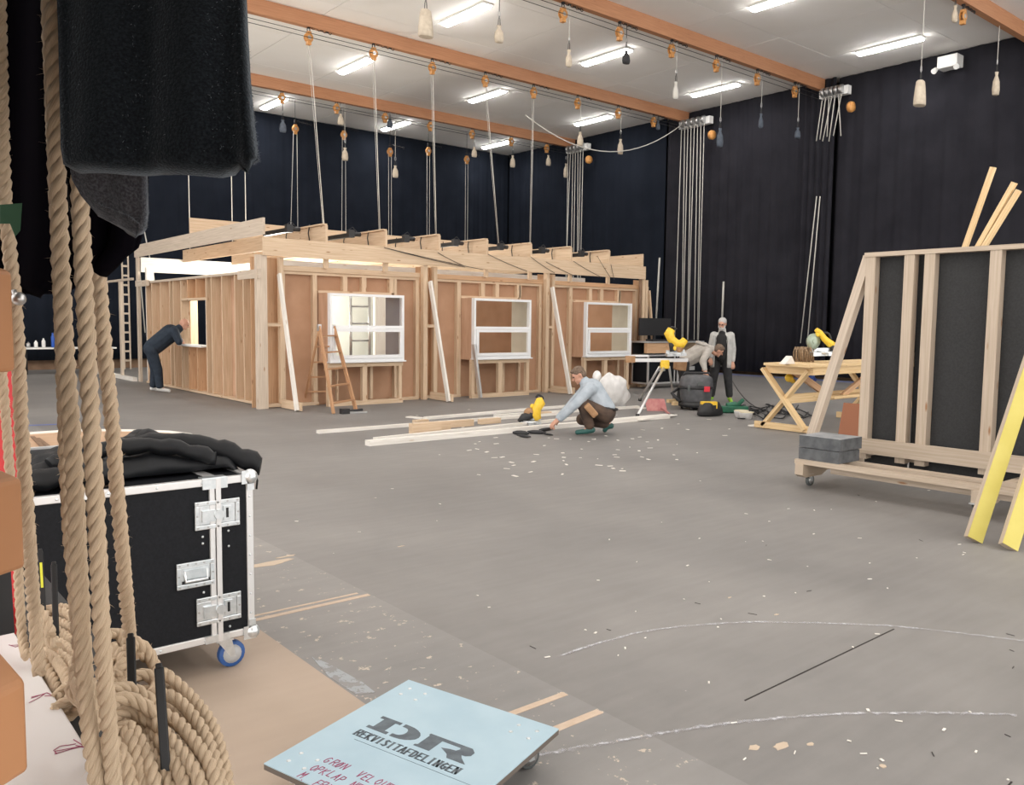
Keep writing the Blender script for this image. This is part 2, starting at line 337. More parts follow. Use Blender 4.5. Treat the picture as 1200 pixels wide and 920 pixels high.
# ceiling with its boards
m = MB(); m.box(-9,WX+.4,-6,WY+.3,CZ+.03,CZ+.25); ceil = struct(m.build('ceiling', CEIL, loc=(0,0,CZ)))
first = True
cpm = MB(); cpm.box(0,2.385,0,2.785,CZ,CZ+.03); cp0 = cpm.build('ceiling_board', CEIL, ceil)
cps = []
for i in range(13):
    for j in range(12):
        xx = WX-2.4*(i+1); yy = WY-2.8*(j+1)
        c = cp0 if first else cp0.copy()
        if not first: COL.objects.link(c)
        first = False; c.location = (xx, yy, R.uniform(-.003,.003))
# walls + curtains
m = MB(); m.box(-9,WX+.3,WY,WY+.2,0,CZ+.03); struct(m.build('wall_back', WALLM))
m = MB(); m.box(WX,WX+.2,-6,WY,0,CZ+.03); struct(m.build('wall_right', WALLM))
m = MB(); m.box(-9,WX-.1,WY-.12,WY,0,.32); struct(m.build('baseboard_back', BROWNBASE))
m = MB(); m.box(WX-.1,WX,-6,WY-.12,0,.10); struct(m.build('baseboard_right', BROWNBASE))
def curtain(label, x0, y0, x1, y1, z0, z1, amp, wl, mt, seed):
    rr = random.Random(seed); p0, p1 = V((x0,y0,0)), V((x1,y1,0)); d = p1-p0; L = d.length; d.normalize(); nn = V((-d.y,d.x,0)); n = int(L/wl*9)
    ph = [rr.uniform(0,6.28) for _ in range(4)]; cols = []
    rows = [z1-(z1-z0)*k/5 for k in range(6)]
    for i in range(n+1):
        s = L*i/n; row = []
        for k, z in enumerate(rows):
            a = amp*(.55+.45*k/5)*(.6*math.sin(2*PI*s/wl+ph[0]+.8*math.sin(s*.7+ph[1]))+.4*math.sin(2*PI*s/(wl*.43)+ph[2])*math.sin(s*.31+ph[3])+.1*math.sin(k+s))
            row.append(p0+d*s+nn*a+V((0,0,z)))
        cols.append(row)
    m = MB(); m.grid(cols); o = m.build('stage_curtain', mt, solid=.006); return tag(o, label, 'curtain', 'black stage curtains round the hall')
curtain('wide dark blue-black curtain along the far back wall behind the wooden set', -8, WY-.35, WX-.3, WY-.35, .3, CZ-.02, .028, .55, CURT, 1)
curtain('dark curtain on the right wall nearest the far corner, left of the long rope bundle', WX-.4, WY-.5, WX-.4, 20.2, .1, CZ-.02, .03, .5, CURT, 2)
curtain('dark curtain on the right wall between the long rope bundle and the short rope bundle', WX-.45, 20.1, WX-.45, 14.4, .1, CZ-.02, .035, .42, CURTR, 3)
curtain('narrow gathered dark curtain hanging straight down below the short rope bundle', WX-.62, 14.6, WX-.62, 13.6, .1, CZ-.02, .10, .22, CURTR, 5)
curtain('dark curtain on the right wall behind the black panel frame at the right edge', WX-.45, 13.6, WX-.45, -4, .1, CZ-.02, .05, .6, CURTR, 4)
# ceiling beams
for n, (yy, x0) in enumerate(((13.98,-8),(19.2,-8),(24.96,-8),(8.3,-8)), 1):
    m = MB(); m.box(x0, WX, yy, yy+.16, 8.66, CZ); struct(m.build('trim_%d' % n, GLULAM))
# ceiling lights
k = 0
cl = None
rows = {0:'front', 1:'second', 2:'third', 3:'fourth'}
for j, yy in enumerate((11.2, 16.75, 22.1, 27.7)):
    for i, xx in enumerate((12.3, 17.1, 21.95)):
        lab = ['nearest','middle','farthest'][i]+' white ceiling light of the '+['row right of the right-hand beam','row between the two right beams','row between the two far beams','row beyond the farthest beam'][j]
        if cl is None:
            cl = thing('ceiling_light', lab, 'light', (xx,yy,CZ-.11), 'long white ceiling lights')
            part('light_housing', WHITE, cl, lambda m: (m.box(xx-.15,xx+.15,yy-.87,yy+.87,CZ-.05,CZ-.004),))
            def dif(m):
                P = []
                for q in range(9):
                    an = PI*q/8; P.append((xx-.125*math.cos(an), CZ-.05-.06*math.sin(an)**.5))
                m.prism([(a, yy-.84, b) for a, b in P], (0,1.68,0))
            part('light_diffuser', LAMPM, cl, dif)
        else:
            c = copy_tree(cl, (xx,yy,CZ-.11)); c['label'] = lab
for (xx, yy) in ((7.5,11.2),(7.5,16.75),(7.5,22.1),(7.5,27.7),(2.7,11.2),(2.7,16.75),(2.7,5.6),(7.5,5.6),(12.3,5.6),(17.1,5.6),(21.95,5.6),(2.7,0),(7.5,0),(12.3,0),(-2.1,5.6),(-2.1,11.2)):
    c = copy_tree(cl, (xx,yy,CZ-.11)); c['label'] = 'long white ceiling light outside the picture'

# ================================================================== RIGGING
PUL = None
def make_pulley(p, label, group, low=False):
    global PUL
    if PUL is None:
        t = thing('pulley_block', label, 'pulley', p, group); x, y, z = p
        def body(m):
            for s in (-1, 1): m.lathe((x, y+s*.035, z), [(.03,-.014),(.10,-.012),(.115,0),(.10,.012),(.03,.014)], 14, axis=(0,s,0), sy=1.0, sx=1.0)
            m.box(x-.05,x+.05,y-.05,y+.05,z-.17,z-.09); m.box(x-.05,x+.05,y-.05,y+.05,z+.08,z+.14)
        part('block_cheek', ORANGE, t, body)
        part('wheel', STEEL, t, lambda m: m.cyl((x,y-.055,z),(x,y+.055,z),.045,seg=14))
        part('shackle', BLACK, t, lambda m: (m.tube([(x-.03,y,z+.12),(x-.035,y,z+.2),(x,y,z+.24),(x+.035,y,z+.2),(x+.03,y,z+.12)],.012,6), m.box(x-.03,x+.03,y-.03,y+.03,z+.22,z+.29)))
        def ch(m):
            for q in range(7):
                c = V((x+.12+.075*q, y, z+.25-.004*q)); r = .03
                m.tube([c+V((math.cos(a)*r*1.3, math.sin(a)*r*(q%2), math.sin(a)*r*(1-q%2))) for a in [PI*2*i/8 for i in range(8)]], .009, 5, closed=True)
        part('chain', BLACK, t, ch)
        PUL = t; return t
    c = copy_tree(PUL, p); c['label'] = label; c['group'] = group; return c
bm_lab = ['middle ceiling beam', 'farthest ceiling beam', 'right-hand ceiling beam']
PX = {0: ([9.46,11.25,13.05,14.85,16.66,18.46,20.28,22.0], 19.28, 8.42, 'pulleys on the middle beam'),
      1: ([11.38,13.24,15.05,16.87,18.7,20.55,22.35], 25.04, 8.46, 'pulleys on the farthest beam'),
      2: ([12.97,14.78,16.65,18.45,20.28,22.14], 14.06, 8.40, 'pulleys on the right-hand beam')}
for k, (xs, yy, zz, gr) in PX.items():
    for i, xx in enumerate(xs):
        make_pulley((xx, yy, zz), '%s orange pulley from the left under the %s' % (ORD[i], bm_lab[k]), gr)
make_pulley((19.6, 8.38, 8.40), 'orange pulley at the top right corner under the nearest beam', 'pulley on the nearest beam')
for i, (a, b) in enumerate(((346,151),(403,158),(457,178),(502,177),(547,187))):
    p = ony(a, b, 27); make_pulley(tuple(p), '%s orange pulley from the left in the low row against the back curtain' % ORD[i], 'low pulleys against the back curtain')
    one('hanger_wire', ROPED, 'dark wire above the %s low pulley from the left against the back curtain' % ORD[i], 'wire', lambda m: m.cyl(p+V((0,0,.26)), (p.x,p.y,CZ), .008, seg=6), 'dark wires above the low pulleys')
    q = (.35, .12, .0, .0, 0)[i]
    one('hoist_rope', ROPEW, 'doubled white rope hanging from the %s low pulley against the back curtain' % ORD[i], 'rope',
        lambda m: (m.cyl(p+V((-.06,0,0)), (p.x-q-.04,p.y,0), .009, seg=6), m.cyl(p+V((.06,0,0)), (p.x+.06,p.y,0), .009, seg=6)), 'ropes down behind the set')
# hoist ropes from the middle beam to the ridge of the set
for i, (xt, xb, zb) in enumerate(((9.46,9.69,3.88),(11.25,11.26,3.86),(13.05,13.0,3.88),(14.85,15.16,3.86),(16.66,16.35,3.86))):
    if i == 4: zb = 3.86
    one('hoist_rope', ROPEW, '%s long white rope from the left between the middle beam and the set roof' % ORD[i], 'rope',
        lambda m: (m.cyl((xt+.03,19.3,8.42),(xb,19.3 if i > 9 else 18.98,zb),.010,seg=6), m.cyl((xt-.03,19.3,8.42),(xb-.03,18.98,zb),.005,seg=6)), 'long hoist ropes to the set roof')
for i, (a, b) in enumerate(((222,170),(272,195),(288,195))):
    q = ony(a, 257, 22.6)
    one('hoist_rope', ROPEW, '%s thin rope from the left below the black cloth' % ORD[i], 'rope', lambda m: m.cyl((q.x,22.6,3.1 if i else 3.1), (q.x,22.6,8.9), .011, seg=6), 'thin ropes left of the roof')
# cables running along the beams
for k, (yy, zz) in enumerate(((13.9,8.5),(13.85,8.35),(19.1,8.5),(19.05,8.38),(24.9,8.5),(24.86,8.4))):
    one('beam_cable', ROPED, ('upper' if k % 2 == 0 else 'lower')+' thin dark cable stretched along the '+['right-hand','middle','farthest'][k//2]+' ceiling beam', 'cable', lambda m: m.cyl((-8,yy,zz),(23.7,yy,zz-.05),.008,seg=5), 'cables along the beams')
# sandbags
def sandbag(x, y, zt, zb, mt, label, group, shape='bag', ztop=8.66):
    t = thing('sandbag', label, 'sandbag', (x,y,zb), group); h = zt-zb
    if shape == 'bag': pr = [(.055,0),(.085,.02*h),(.10,.25*h),(.085,.6*h),(.035,.85*h),(.05,h)]
    elif shape == 'flat': pr = [(.13,0),(.145,.03*h),(.14,.3*h),(.12,.7*h),(.10,.95*h),(.07,h)]
    else: pr = [(.04,0),(.075,.1*h),(.07,.5*h),(.03,.8*h),(.045,h)]
    part('bag_body', mt, t, lambda m: m.lathe((x,y,zb), pr, 12, sx=1.15, sy=.75))
    part('bag_tie', ROPED, t, lambda m: m.tube([(x-.03,y,zt-.04),(x-.02,y,zt+.12),(x,y,zt+.2),(x+.02,y,zt+.12),(x+.03,y,zt-.04)],.008,5))
    part('carabiner', STEEL, t, lambda m: m.tube([(x,y,zt+.16),(x-.025,y,zt+.2),(x-.02,y,zt+.28),(x,y,zt+.3),(x+.02,y,zt+.28),(x+.025,y,zt+.2)],.008,5,closed=True))
    part('bag_line', ROPEW if zt < 7.7 else ROPED, t, lambda m: m.cyl((x,y,zt+.29),(x,y,ztop),.009,seg=5))
    return t
G = 'counterweight sandbags on the right-hand beam'
for x,zt,zb,mt,lab,sh in ((9.36,7.64,7.12,CANVAS,'pale canvas sandbag at the top of the picture, left of the nearest light','flat'),(11.18,7.75,7.41,CANVAS,'beige canvas sandbag hanging just right of the topmost light','bag'),
    (13.17,7.68,7.31,CANVAS,'slim beige sandbag on a dark knotted line left of a ceiling light','slim'),(15.02,8.05,7.75,CANVASB,'black sandbag overlapping the end of a ceiling light','bag'),
    (16.85,7.68,7.25,ROPEW,'pale bundle of slack rope hung under the right-hand beam','slim'),(18.7,6.82,6.34,CANVASG,'dark grey-blue sandbag right of the long rope bundle','bag'),
    (20.52,7.5,7.11,CANVASG,'dark blue sandbag hanging from a shackle against the right curtain','slim'),(22.37,7.4,7.1,CANVASG,'crumpled dark blue sandbag beside the short rope bundle','bag')):
    sandbag(x,14.06,zt,zb,mt,lab,G,sh)
G = 'counterweight sandbags on the middle beam'
for x,zt,zb,mt,lab,sh in ((18.62,7.57,7.15,CANVAS,'beige sandbag hanging above the far rope bundle near the far corner','bag'),(20.44,7.62,7.14,CANVAS,'beige sandbag under the slack white rope','bag'),(22.26,8.5,8.2,CANVASG,'small dark blue sandbag close under the middle beam by the wall','slim')):
    sandbag(x,19.3,zt,zb,mt,lab,G,sh)
G = 'counterweight sandbags on the farthest beam'
for i,(x,zt,zb,mt) in enumerate(((11.4,7.8,7.42,CANVASG),(13.39,8.3,7.96,CANVAS),(13.54,7.25,6.84,CANVAS),(15.24,8.45,8.14,CANVASG),(15.45,6.92,6.52,CANVAS),(18.81,8.0,7.65,CANVAS),(20.63,7.95,7.51,CANVAS),(22.45,8.2,7.8,CANVAS),(23.4,8.0,7.45,CANVAS))):
    sandbag(x,25.04,zt,zb,mt,'%s %s sandbag from the left hanging from the farthest beam' % (ORD[i], 'dark' if mt == CANVASG else 'pale'),G,'bag')
G = 'sandbags hanging from the nearest beam'
sandbag(17.83,8.4,6.71,6.2,CANVAS,'large square beige sandbag hanging above the black panel frame',G,'flat',8.66)
sandbag(21.6,8.4,7.61,7.08,CANVAS,'pinkish sandbag at the top right against the curtain',G,'bag',8.66)
sandbag(19.25,8.4,8.55,8.2,CANVAS,'dim grey sandbag close under the nearest beam',G,'slim',8.66)
# slack rope between walls
def sag(p, q, s, n=16): p, q = V(p), V(q); return [p.lerp(q, i/n)-V((0,0,s*4*(i/n)*(1-i/n))) for i in range(n+1)]
P0 = ony(616,135,19.3); P1 = onx(800,145,23.3)
one('slack_rope', ROPEW, 'slack white rope drooping from the middle beam to the head of the long rope bundle', 'rope', lambda m: m.tube(sag(P0,P1,1.0),.017,6))
# rope bundles on the right wall
def bundle(lab, y0, y1, ztop, zbot, n, short=False):
    t = thing('rope_head', 'white steel head block with '+lab, 'rigging', (23.4,(y0+y1)/2,ztop))
    part('head_plate', WHITE, t, lambda m: m.box(23.35,23.55,min(y0,y1)-.1,max(y0,y1)+.1,ztop-.12,ztop+.12))
    for i in range(5):
        yy = y0+(y1-y0)*(i+.5)/5; part('wheel', STEEL, t, lambda m: m.cyl((23.3,yy-.05,ztop+.02),(23.3,yy+.05,ztop+.02),.13,seg=12))
    part('orange_block', ORANGE, t, lambda m: m.lathe((23.3,y1-.25,ztop-.55),[(.04,-.08),(.14,-.07),(.16,0),(.14,.07),(.04,.08)],12,axis=(0,1,0)), 'orange wooden block')
    for i in range(n):
        yy = y0+(y1-y0)*(i+.3)/n
        dz = R.uniform(0,.2) if short else 0; dy = R.uniform(-.15,.25)
        o = one('wall_rope', ROPEW, '%s line of the %s' % (ORD[i], lab), 'rope', lambda m: m.cyl((23.32,yy,ztop-.1),(23.32,yy+dy,zbot+dz),.015 if not short else .015,seg=6), lab)
bundle('far rope bundle in front of the corner curtain', 24.9, 23.9, 8.5, .1, 7)
bundle('long rope bundle down to the right of the set', 19.2, 18.1, 8.5, .1, 8)
bundle('short rope bundle beside the right-hand beam', 13.9, 13.2, 8.5, 7.05, 7, True)
for i, (a, b, c, d) in enumerate(((957,230,938,402),(961,230,946,402))):
    p, q = onx(a,b,23.4), onx(c,d,23.4); one('wall_rope', ROPEW, ('left' if i == 0 else 'right')+' of the two thin lines hanging over the workbench', 'rope', lambda m: m.cyl(p,q,.016,seg=6), 'thin lines over the workbench')
for a,b,c,d,lab in ((848,330,846,378,'short rope on the curtain above the standing man'),(773,302,768,392,'thick light rope behind the right end of the set')):
    p, q = onx(a,b,23.4), onx(c,d,23.4); one('wall_rope', ROPEW, lab, 'rope', lambda m: m.cyl(p,q,.035,seg=6))
# twin emergency lamp on the right wall
p = onx(1112,73,23.5)
t = thing('emergency_lamp', 'white wall box with two small lamp heads high on the right wall', 'lamp', (p.x,p.y,p.z-.25))
part('lamp_box', WHITE, t, lambda m: m.box(p.x-.12,WX-.38,p.y-.26,p.y+.26,p.z-.15,p.z+.17), bevel=.02)
for s in (-1,1): part('lamp_head', WHITE, t, lambda m: m.cyl((p.x-.13,p.y+s*.27,p.z-.15),(p.x-.22,p.y+s*.29,p.z-.22),.06,.075,seg=12))

# ================================================================== THE WOODEN SET
YF = 14.72                                   # face of the front wall studs
def stud(m, x0, x1, z0, z1, y0=YF, d=.10): m.box(x0, x1, y0, y0+d, z0, z1)
def front_flat(idx, X0, X1, studs, crip, win, lowst, lab):
    t = thing('wall_flat', lab, 'wall flat', ((X0+X1)/2, YF, 0), 'front wall flats with windows')
    wx0, wx1 = win
    def pan(m):
        m.box(X0, wx0, YF+.10, YF+.112, 0, 2.58); m.box(wx1, X1, YF+.10, YF+.112, 0, 2.58)
        m.box(wx0, wx1, YF+.10, YF+.112, 2.15, 2.58); m.box(wx0, wx1, YF+.10, YF+.112, 0, .83)
    part('hardboard_panel', HARD, t, pan)
    for a, b in studs: part('stud', PINE, t, lambda m: stud(m, a, b, .06, 2.47))
    for a, b in crip: part('stud', PINE, t, lambda m: stud(m, a, b, 2.19, 2.47))
    part('top_plate', PINE, t, lambda m: stud(m, X0, X1, 2.47, 2.52))
    part('ledger_board', PINE if idx == 0 else PINE_OR, t, lambda m: m.box(X0, X1, YF-.03, YF, 2.525, 2.62))
    part('header', PINE, t, lambda m: stud(m, wx0, wx1, 2.14, 2.19))
    part('bottom_plate', PINE, t, lambda m: stud(m, X0, wx0, 0, .06))
    part('bottom_plate', PINE, t, lambda m: stud(m, wx1, X1, 0, .06))
    # boxed-out window bay
    part('bay_box', PLY, t, lambda m: (m.box(wx0, wx0+.018, 14.352, YF+.1, .836, 2.115), m.box(wx1-.018, wx1, 14.352, YF+.1, .836, 2.115), m.box(wx0, wx1, 14.352, YF+.1, .817, .835), m.box(wx0, wx1, 14.352, YF+.1, 2.116, 2.138)))
    part('bay_liner', (LINERG if idx == 0 else LINERC), t, lambda m: m.box(wx1-.05, wx1-.019, 14.352, YF+.16, .836, 2.115), 'inner side of the window bay')  # grey in the left bay, beige in the others
    for a, b in lowst: part('stud', PINE, t, lambda m: m.box(a, b, 14.30, 14.39, .08, .74))
    for a, b in lowst[:-1]: part('stud', PINE, t, lambda m: m.box(a+.33, b+.29, 14.58, 14.66, .08, .74))
    part('bottom_plate', PINE, t, lambda m: m.box(wx0-.02, wx1, 14.29, 14.39, 0, .085))
    part('bottom_plate', PINE, t, lambda m: m.box(wx1-.06, wx1, 14.39, YF, 0, .08))
    part('top_plate', PINE, t, lambda m: m.box(wx0-.02, wx1, 14.29, 14.39, .74, .815))
    # window: white frame, two sashes, each with its pane
    Y0 = 14.25
    fr = part('window_frame', WFRAME, t, lambda m: (m.box(wx0, wx0+.045, Y0, Y0+.1, .85, 2.13), m.box(wx1-.045, wx1, Y0, Y0+.1, .85, 2.13), m.box(wx0+.045, wx1-.045, Y0, Y0+.1, 2.08, 2.13), m.box(wx0+.045, wx1-.045, Y0, Y0+.1, .85, .90), m.box(wx0+.045, wx1-.045, Y0, Y0+.1, 1.475, 1.53), m.box(wx0-.02, wx1+.02, Y0-.05, Y0+.1, .825, .85)), 'white painted window frame')
    def sash(m):
        a, b, c, d = wx0+.05, wx1-.05, .905, 1.47; e = .06
        m.box(a,a+e,Y0-.03,Y0+.03,c,d); m.box(b-e,b,Y0-.03,Y0+.03,c,d); m.box(a+e,b-e,Y0-.03,Y0+.03,d-e,d); m.box(a+e,b-e,Y0-.03,Y0+.03,c,c+e)
    part('lower_sash', WFRAME, t, sash, 'white lower sash standing slightly proud')
    MBp = MB(); MBp.box(wx0+.045, wx1-.045, Y0+.05, Y0+.056, 1.53, 2.08); pn = MBp.build('pane', GLASS, fr)
    MBp = MB(); MBp.box(wx0+.11, wx1-.11, Y0, Y0+.006, .965, 1.41); pn = MBp.build('pane', GLASS, fr)
    return t
front_flat(0, 6.67, 9.66, ((6.67,6.71),(7.27,7.355),(9.06,9.12),(9.58,9.66)), ((7.9,8.0),(8.32,8.42),(8.95,9.05)), (7.38,9.0), ((7.36,7.43),(8.09,8.19),(8.91,8.98)), 'left front wall flat with the ladder before its window')
front_flat(1, 10.07, 13.06, ((10.07,10.12),(10.63,10.73),(12.37,12.43),(12.98,13.06)), ((11.28,11.38),(11.68,11.78),(12.3,12.4)), (10.74,12.33), ((10.72,10.80),(11.45,11.56),(12.25,12.33)), 'middle front wall flat with a white window and a leaning metal bar')
front_flat(2, 13.41, 16.36, ((13.41,13.46),(13.94,14.04),(15.66,15.72),(16.27,16.36)), ((14.6,14.7),(14.99,15.1),(15.6,15.7)), (14.06,15.64), ((14.05,14.13),(14.74,14.85),(15.54,15.62)), 'right front wall flat with a white window beside the flight cases')
# posts between the flats, each with a boxed recess
def fin(xa, xb, lab, first=False):
    t = thing('wall_post', lab, 'post', ((xa+xb)/2,14.7,0), 'posts between the front wall flats')
    zt = 2.78
    part('post', PINE_GREY if first else PINE, t, lambda m: m.box(xa, xa+(.19 if first else .10), 14.57, 14.68, 0, zt))
    part('post', PINE, t, lambda m: m.box(xb-.08, xb, 14.66, 14.76, 0, zt-.02))
    part('recess_board', PINE_OR, t, lambda m: m.box(xa+.02, xb, 14.90, 14.92, 0, zt-.02))
    part('side_board', PINE_OR, t, lambda m: m.box(xb-.02, xb, 14.76, 14.90, 0, zt-.02))
    for z in (.02, 1.5): part('nogging', PINE, t, lambda m: m.box(xa+(.19 if first else .10), xb-.08, 14.62, 14.72, z, z+.06))
    return t
fin(6.11, 6.66, 'pale corner post frame at the left front corner of the set', True)
fin(9.67, 10.07, 'narrow post frame between the left and middle flats')
fin(13.06, 13.41, 'narrow post frame between the middle and right flats')
fin(16.37, 16.68, 'narrow post frame at the right end of the front wall')
# triangular braces
for i, (x, lab) in enumerate(((6.50,'left corner post'),(9.78,'post between left and middle flats'),(13.17,'post between middle and right flats'))):
    t = thing('stage_brace', 'white-washed diagonal brace with a foot board at the '+lab, 'brace', (x,14.1,0), 'diagonal braces along the front wall')
    part('diagonal', WHITEWOOD, t, lambda m: m.board((x,14.50,2.45),(x,13.82,.02),.045,.10,(0,1,0)))
    part('foot_board', PINE, t, lambda m: m.board((x+.05,13.75,.09),(x+.05,14.54,.09),.045,.15))
# right end wall seen obliquely
t = thing('end_wall', 'right-hand end wall of the set with light studs', 'wall flat', (16.7,15.8,0))
part('hardboard_panel', HARD, t, lambda m: m.box(16.42,16.44,14.95,20.4,0,2.55)); part('inner_strip', PINE_GREY, t, lambda m: m.box(16.40,16.418,14.97,15.5,0,2.5))
for k in range(9): part('stud', PINE, t, lambda m: m.box(16.45,16.55,15.0+k*.66,15.08+k*.66,0,2.6))
part('stud', PINE, t, lambda m: m.box(16.72,16.80,14.75,14.85,0,2.6)); part('diagonal', PINE, t, lambda m: m.board((16.78,14.72,2.5),(17.15,14.72,.02),.05,.07,(0,1,0)))
# fascia, ridge, rear beam
one('fascia_beam', PINE, 'long pale fascia beam along the top of the front wall', 'beam', lambda m: m.box(6.21,16.42,14.52,14.565,2.77,3.09))
one('ridge_beam', PINE, 'long ridge board standing on the rafters, hoist ropes tied to it', 'beam', lambda m: m.box(6.43,16.4,18.94,18.985,3.42,3.84))
one('rear_beam', WHITEWOOD, 'bright lamp-lit rear beam behind the side wall', 'beam', lambda m: m.box(6.43,16.4,22.6,22.66,2.80,3.17))  # whiter wood than the front beam, lamp glare put into its colour
# rafters
for i, x in enumerate((6.33,7.47,8.77,10.05,11.31,12.57,13.83,15.12,16.34)):
    lab = ['gable rafter board over the left side wall']+['%s rafter from the left end of the roof' % ORD[k] for k in range(7)]+['end rafter board at the right end of the roof']
    if i == 0: o = one('rafter', PINE_GREY, lab[i], 'rafter', lambda m: m.box(x,x+.045,14.80,22.82,3.172,3.47), 'rafters of the set roof'); continue
    t = thing('rafter', lab[i], 'rafter', (x,16,3.1), 'rafters of the set roof')
    part('rafter_board', PINE, t, lambda m: m.box(x,x+.045,14.58,22.59,3.10,3.41))
    if i < 8:
        part('rafter_cap', PINE, t, lambda m: m.box(x-.05,x+.045,14.60,16.9,3.412,3.44))
        for yy in (15.2,16.2): part('strap', BLACK, t, lambda m: m.tube([(x-.02,yy,3.47),(x-.05,yy,3.3),(x-.02,yy,3.12)],.012,5))
        part('lifting_bar', BLACK, t, lambda m: (m.box(x-.58,x-.50,15.0,16.1,3.27,3.35),), 'black steel lifting bar')
        part('bar_spool', BLACKP, t, lambda m: (m.cyl((x-.49,15.05,3.34),(x-.30,15.05,3.34),.045,seg=8), m.box(x-.60,x-.48,14.95,15.06,3.26,3.41), m.tube([(x-.6,15.0,3.4),(x-.5,15.0,3.47),(x-.4,15.0,3.38)],.006,5)))
    if i != 3: part('short_post', PINE, t, lambda m: m.box(x-.02,x+.07,14.60,14.66,2.6,2.78))
# loose cables over the roof edge
for i, (a, b) in enumerate((((450,290),(545,313)),((450,290),(566,316)),((513,296),(545,312)),((572,298),(618,318)),((622,301),(650,320)),((640,307),(680,326)),((672,306),(703,324)),((700,300),(716,326)),((716,310),(720,328)))):
    p = ony(*a, 14.49); q = ony(*b, 14.49); one('roof_cable', ROPED, '%s thin black cable from the left sagging over the roof edge' % ORD[i], 'cable', lambda m: m.tube(sag(p,q,.015,8),.006,5), 'black cables over the roof edge')
p = ony(728,318,14.6); one('roof_cable', BROWNBASE, 'dark brown cable hose hanging down beside the right window', 'cable', lambda m: m.tube([p, p+V((.6,0,-.04)), p+V((.72,0,-.15)), p+V((.72,0,-.5)), p+V((.70,.0,-2.3))],.035,7))
# left side wall
XS = 6.36
t = thing('side_wall', 'left side wall of the set with open studs and a square window hole', 'wall flat', (XS,18.5,0))
part('plywood_panel', PLY, t, lambda m: (m.box(XS+.19,XS+.205,15.0,17.98,.05,2.5), m.box(XS+.19,XS+.205,19.42,22.1,.05,2.5), m.box(XS+.19,XS+.205,17.98,19.42,.05,1.04), m.box(XS+.19,XS+.205,17.98,19.42,2.03,2.5)))
for yy in (22.0,21.58,20.92,20.24,19.98,19.45,17.86,17.55,16.96,16.28,15.85,15.35): part('stud', PINE, t, lambda m: m.box(XS,XS+.19,yy-.045,yy,.06,2.49))
for yy in (19.0,18.45): part('stud', PINE_OR, t, lambda m: m.box(XS,XS+.19,yy-.045,yy,2.08,2.49)); part('stud', PINE_OR, t, lambda m: m.box(XS,XS+.19,yy-.045,yy,.06,1.0))
part('header', PINE, t, lambda m: m.box(XS,XS+.15,17.86,19.42,2.03,2.08)); part('sill_shelf', WHITE, t, lambda m: m.box(XS-.10,XS+.17,17.9,19.42,1.02,1.06), 'white painted window sill')
part('jamb', PINE, t, lambda m: m.box(XS+.01,XS+.16,19.40,19.43,1.06,2.03)); part('jamb', WHITE, t, lambda m: m.box(XS+.01,XS+.16,17.87,17.9,1.06,2.03))
part('top_plate', PINE_GREY, t, lambda m: m.box(XS-.02,XS+.21,15.2,22.1,2.49,2.54)); part('bottom_plate', PINE, t, lambda m: m.box(XS-.01,XS+.16,15.1,22.1,.015,.06))
one('corner_board', PINE_GREY, 'short board fixed at the top of the corner post', 'board', lambda m: m.box(6.12,6.16,14.5,15.5,2.36,2.52))
one('corner_stud', PINE, 'upright stud beside the left corner post', 'post', lambda m: m.box(6.28,6.38,14.925,14.99,0,2.36))
one('rear_post', PINE_GREY, 'pale grey post at the rear end of the side wall', 'post', lambda m: m.box(6.36,6.42,22.66,22.82,0,3.17))
one('rear_post', WHITEWOOD, 'brightly lit inner post at the rear end of the side wall', 'post', lambda m: m.box(6.44,6.62,22.2,22.32,0,2.9))  # lit look put into the colour with whiter wood
one('bracket_block', PINE_GREY, 'small block fixed to the rear post under the roof', 'block', lambda m: m.box(6.25,6.33,21.6,22.5,2.42,2.56))
# interior
one('rear_wall', CREAM, 'cream inner rear wall of the set seen through the left window', 'wall flat', lambda m: m.box(9.3,16.3,21.9,21.94,0,2.6))
one('inner_wall', PINE, 'pale timber-faced inner wall section seen through the side window', 'wall flat', lambda m: m.box(6.9,7.66,22.1,22.14,0,2.6))
one('inner_post', WHITEWOOD, 'pale inner post behind the left window', 'post', lambda m: m.box(12.05,12.42,20.6,20.7,0,2.6))
one('inner_wall', FOAMT, 'grey inner wall section behind the right side of the left window', 'wall flat', lambda m: m.box(12.43,13.3,20.6,20.64,0,2.6))
one('inner_wall', HARD, 'brown inner wall behind the middle window', 'wall flat', lambda m: m.box(14.1,16.0,19.2,19.24,0,2.6))
for i, zz in enumerate((2.66,)): one('inner_beam', WHITEWOOD, 'bright inner beam just behind the opening over the flats', 'beam', lambda m: m.box(6.9,16.3,16.6,16.66,2.62,2.86))  # whiter wood carries the interior light in its colour
q = thing('trestle_ladder', 'grey metal ladder standing inside the set behind the left window', 'ladder', (10.9,18.4,0))
la, lb = ony(411,400,18.4), ony(433,400,18.4)
for a in (la, lb): part('rail', STEEL, q, lambda m: m.cyl((a.x,18.4,0),(a.x,18.4,2.28),.035,seg=8))
for k in range(5): part('rung', STEEL, q, lambda m: m.cyl((la.x,18.4,.3+.42*k),(lb.x,18.4,.3+.42*k),.025,seg=6))
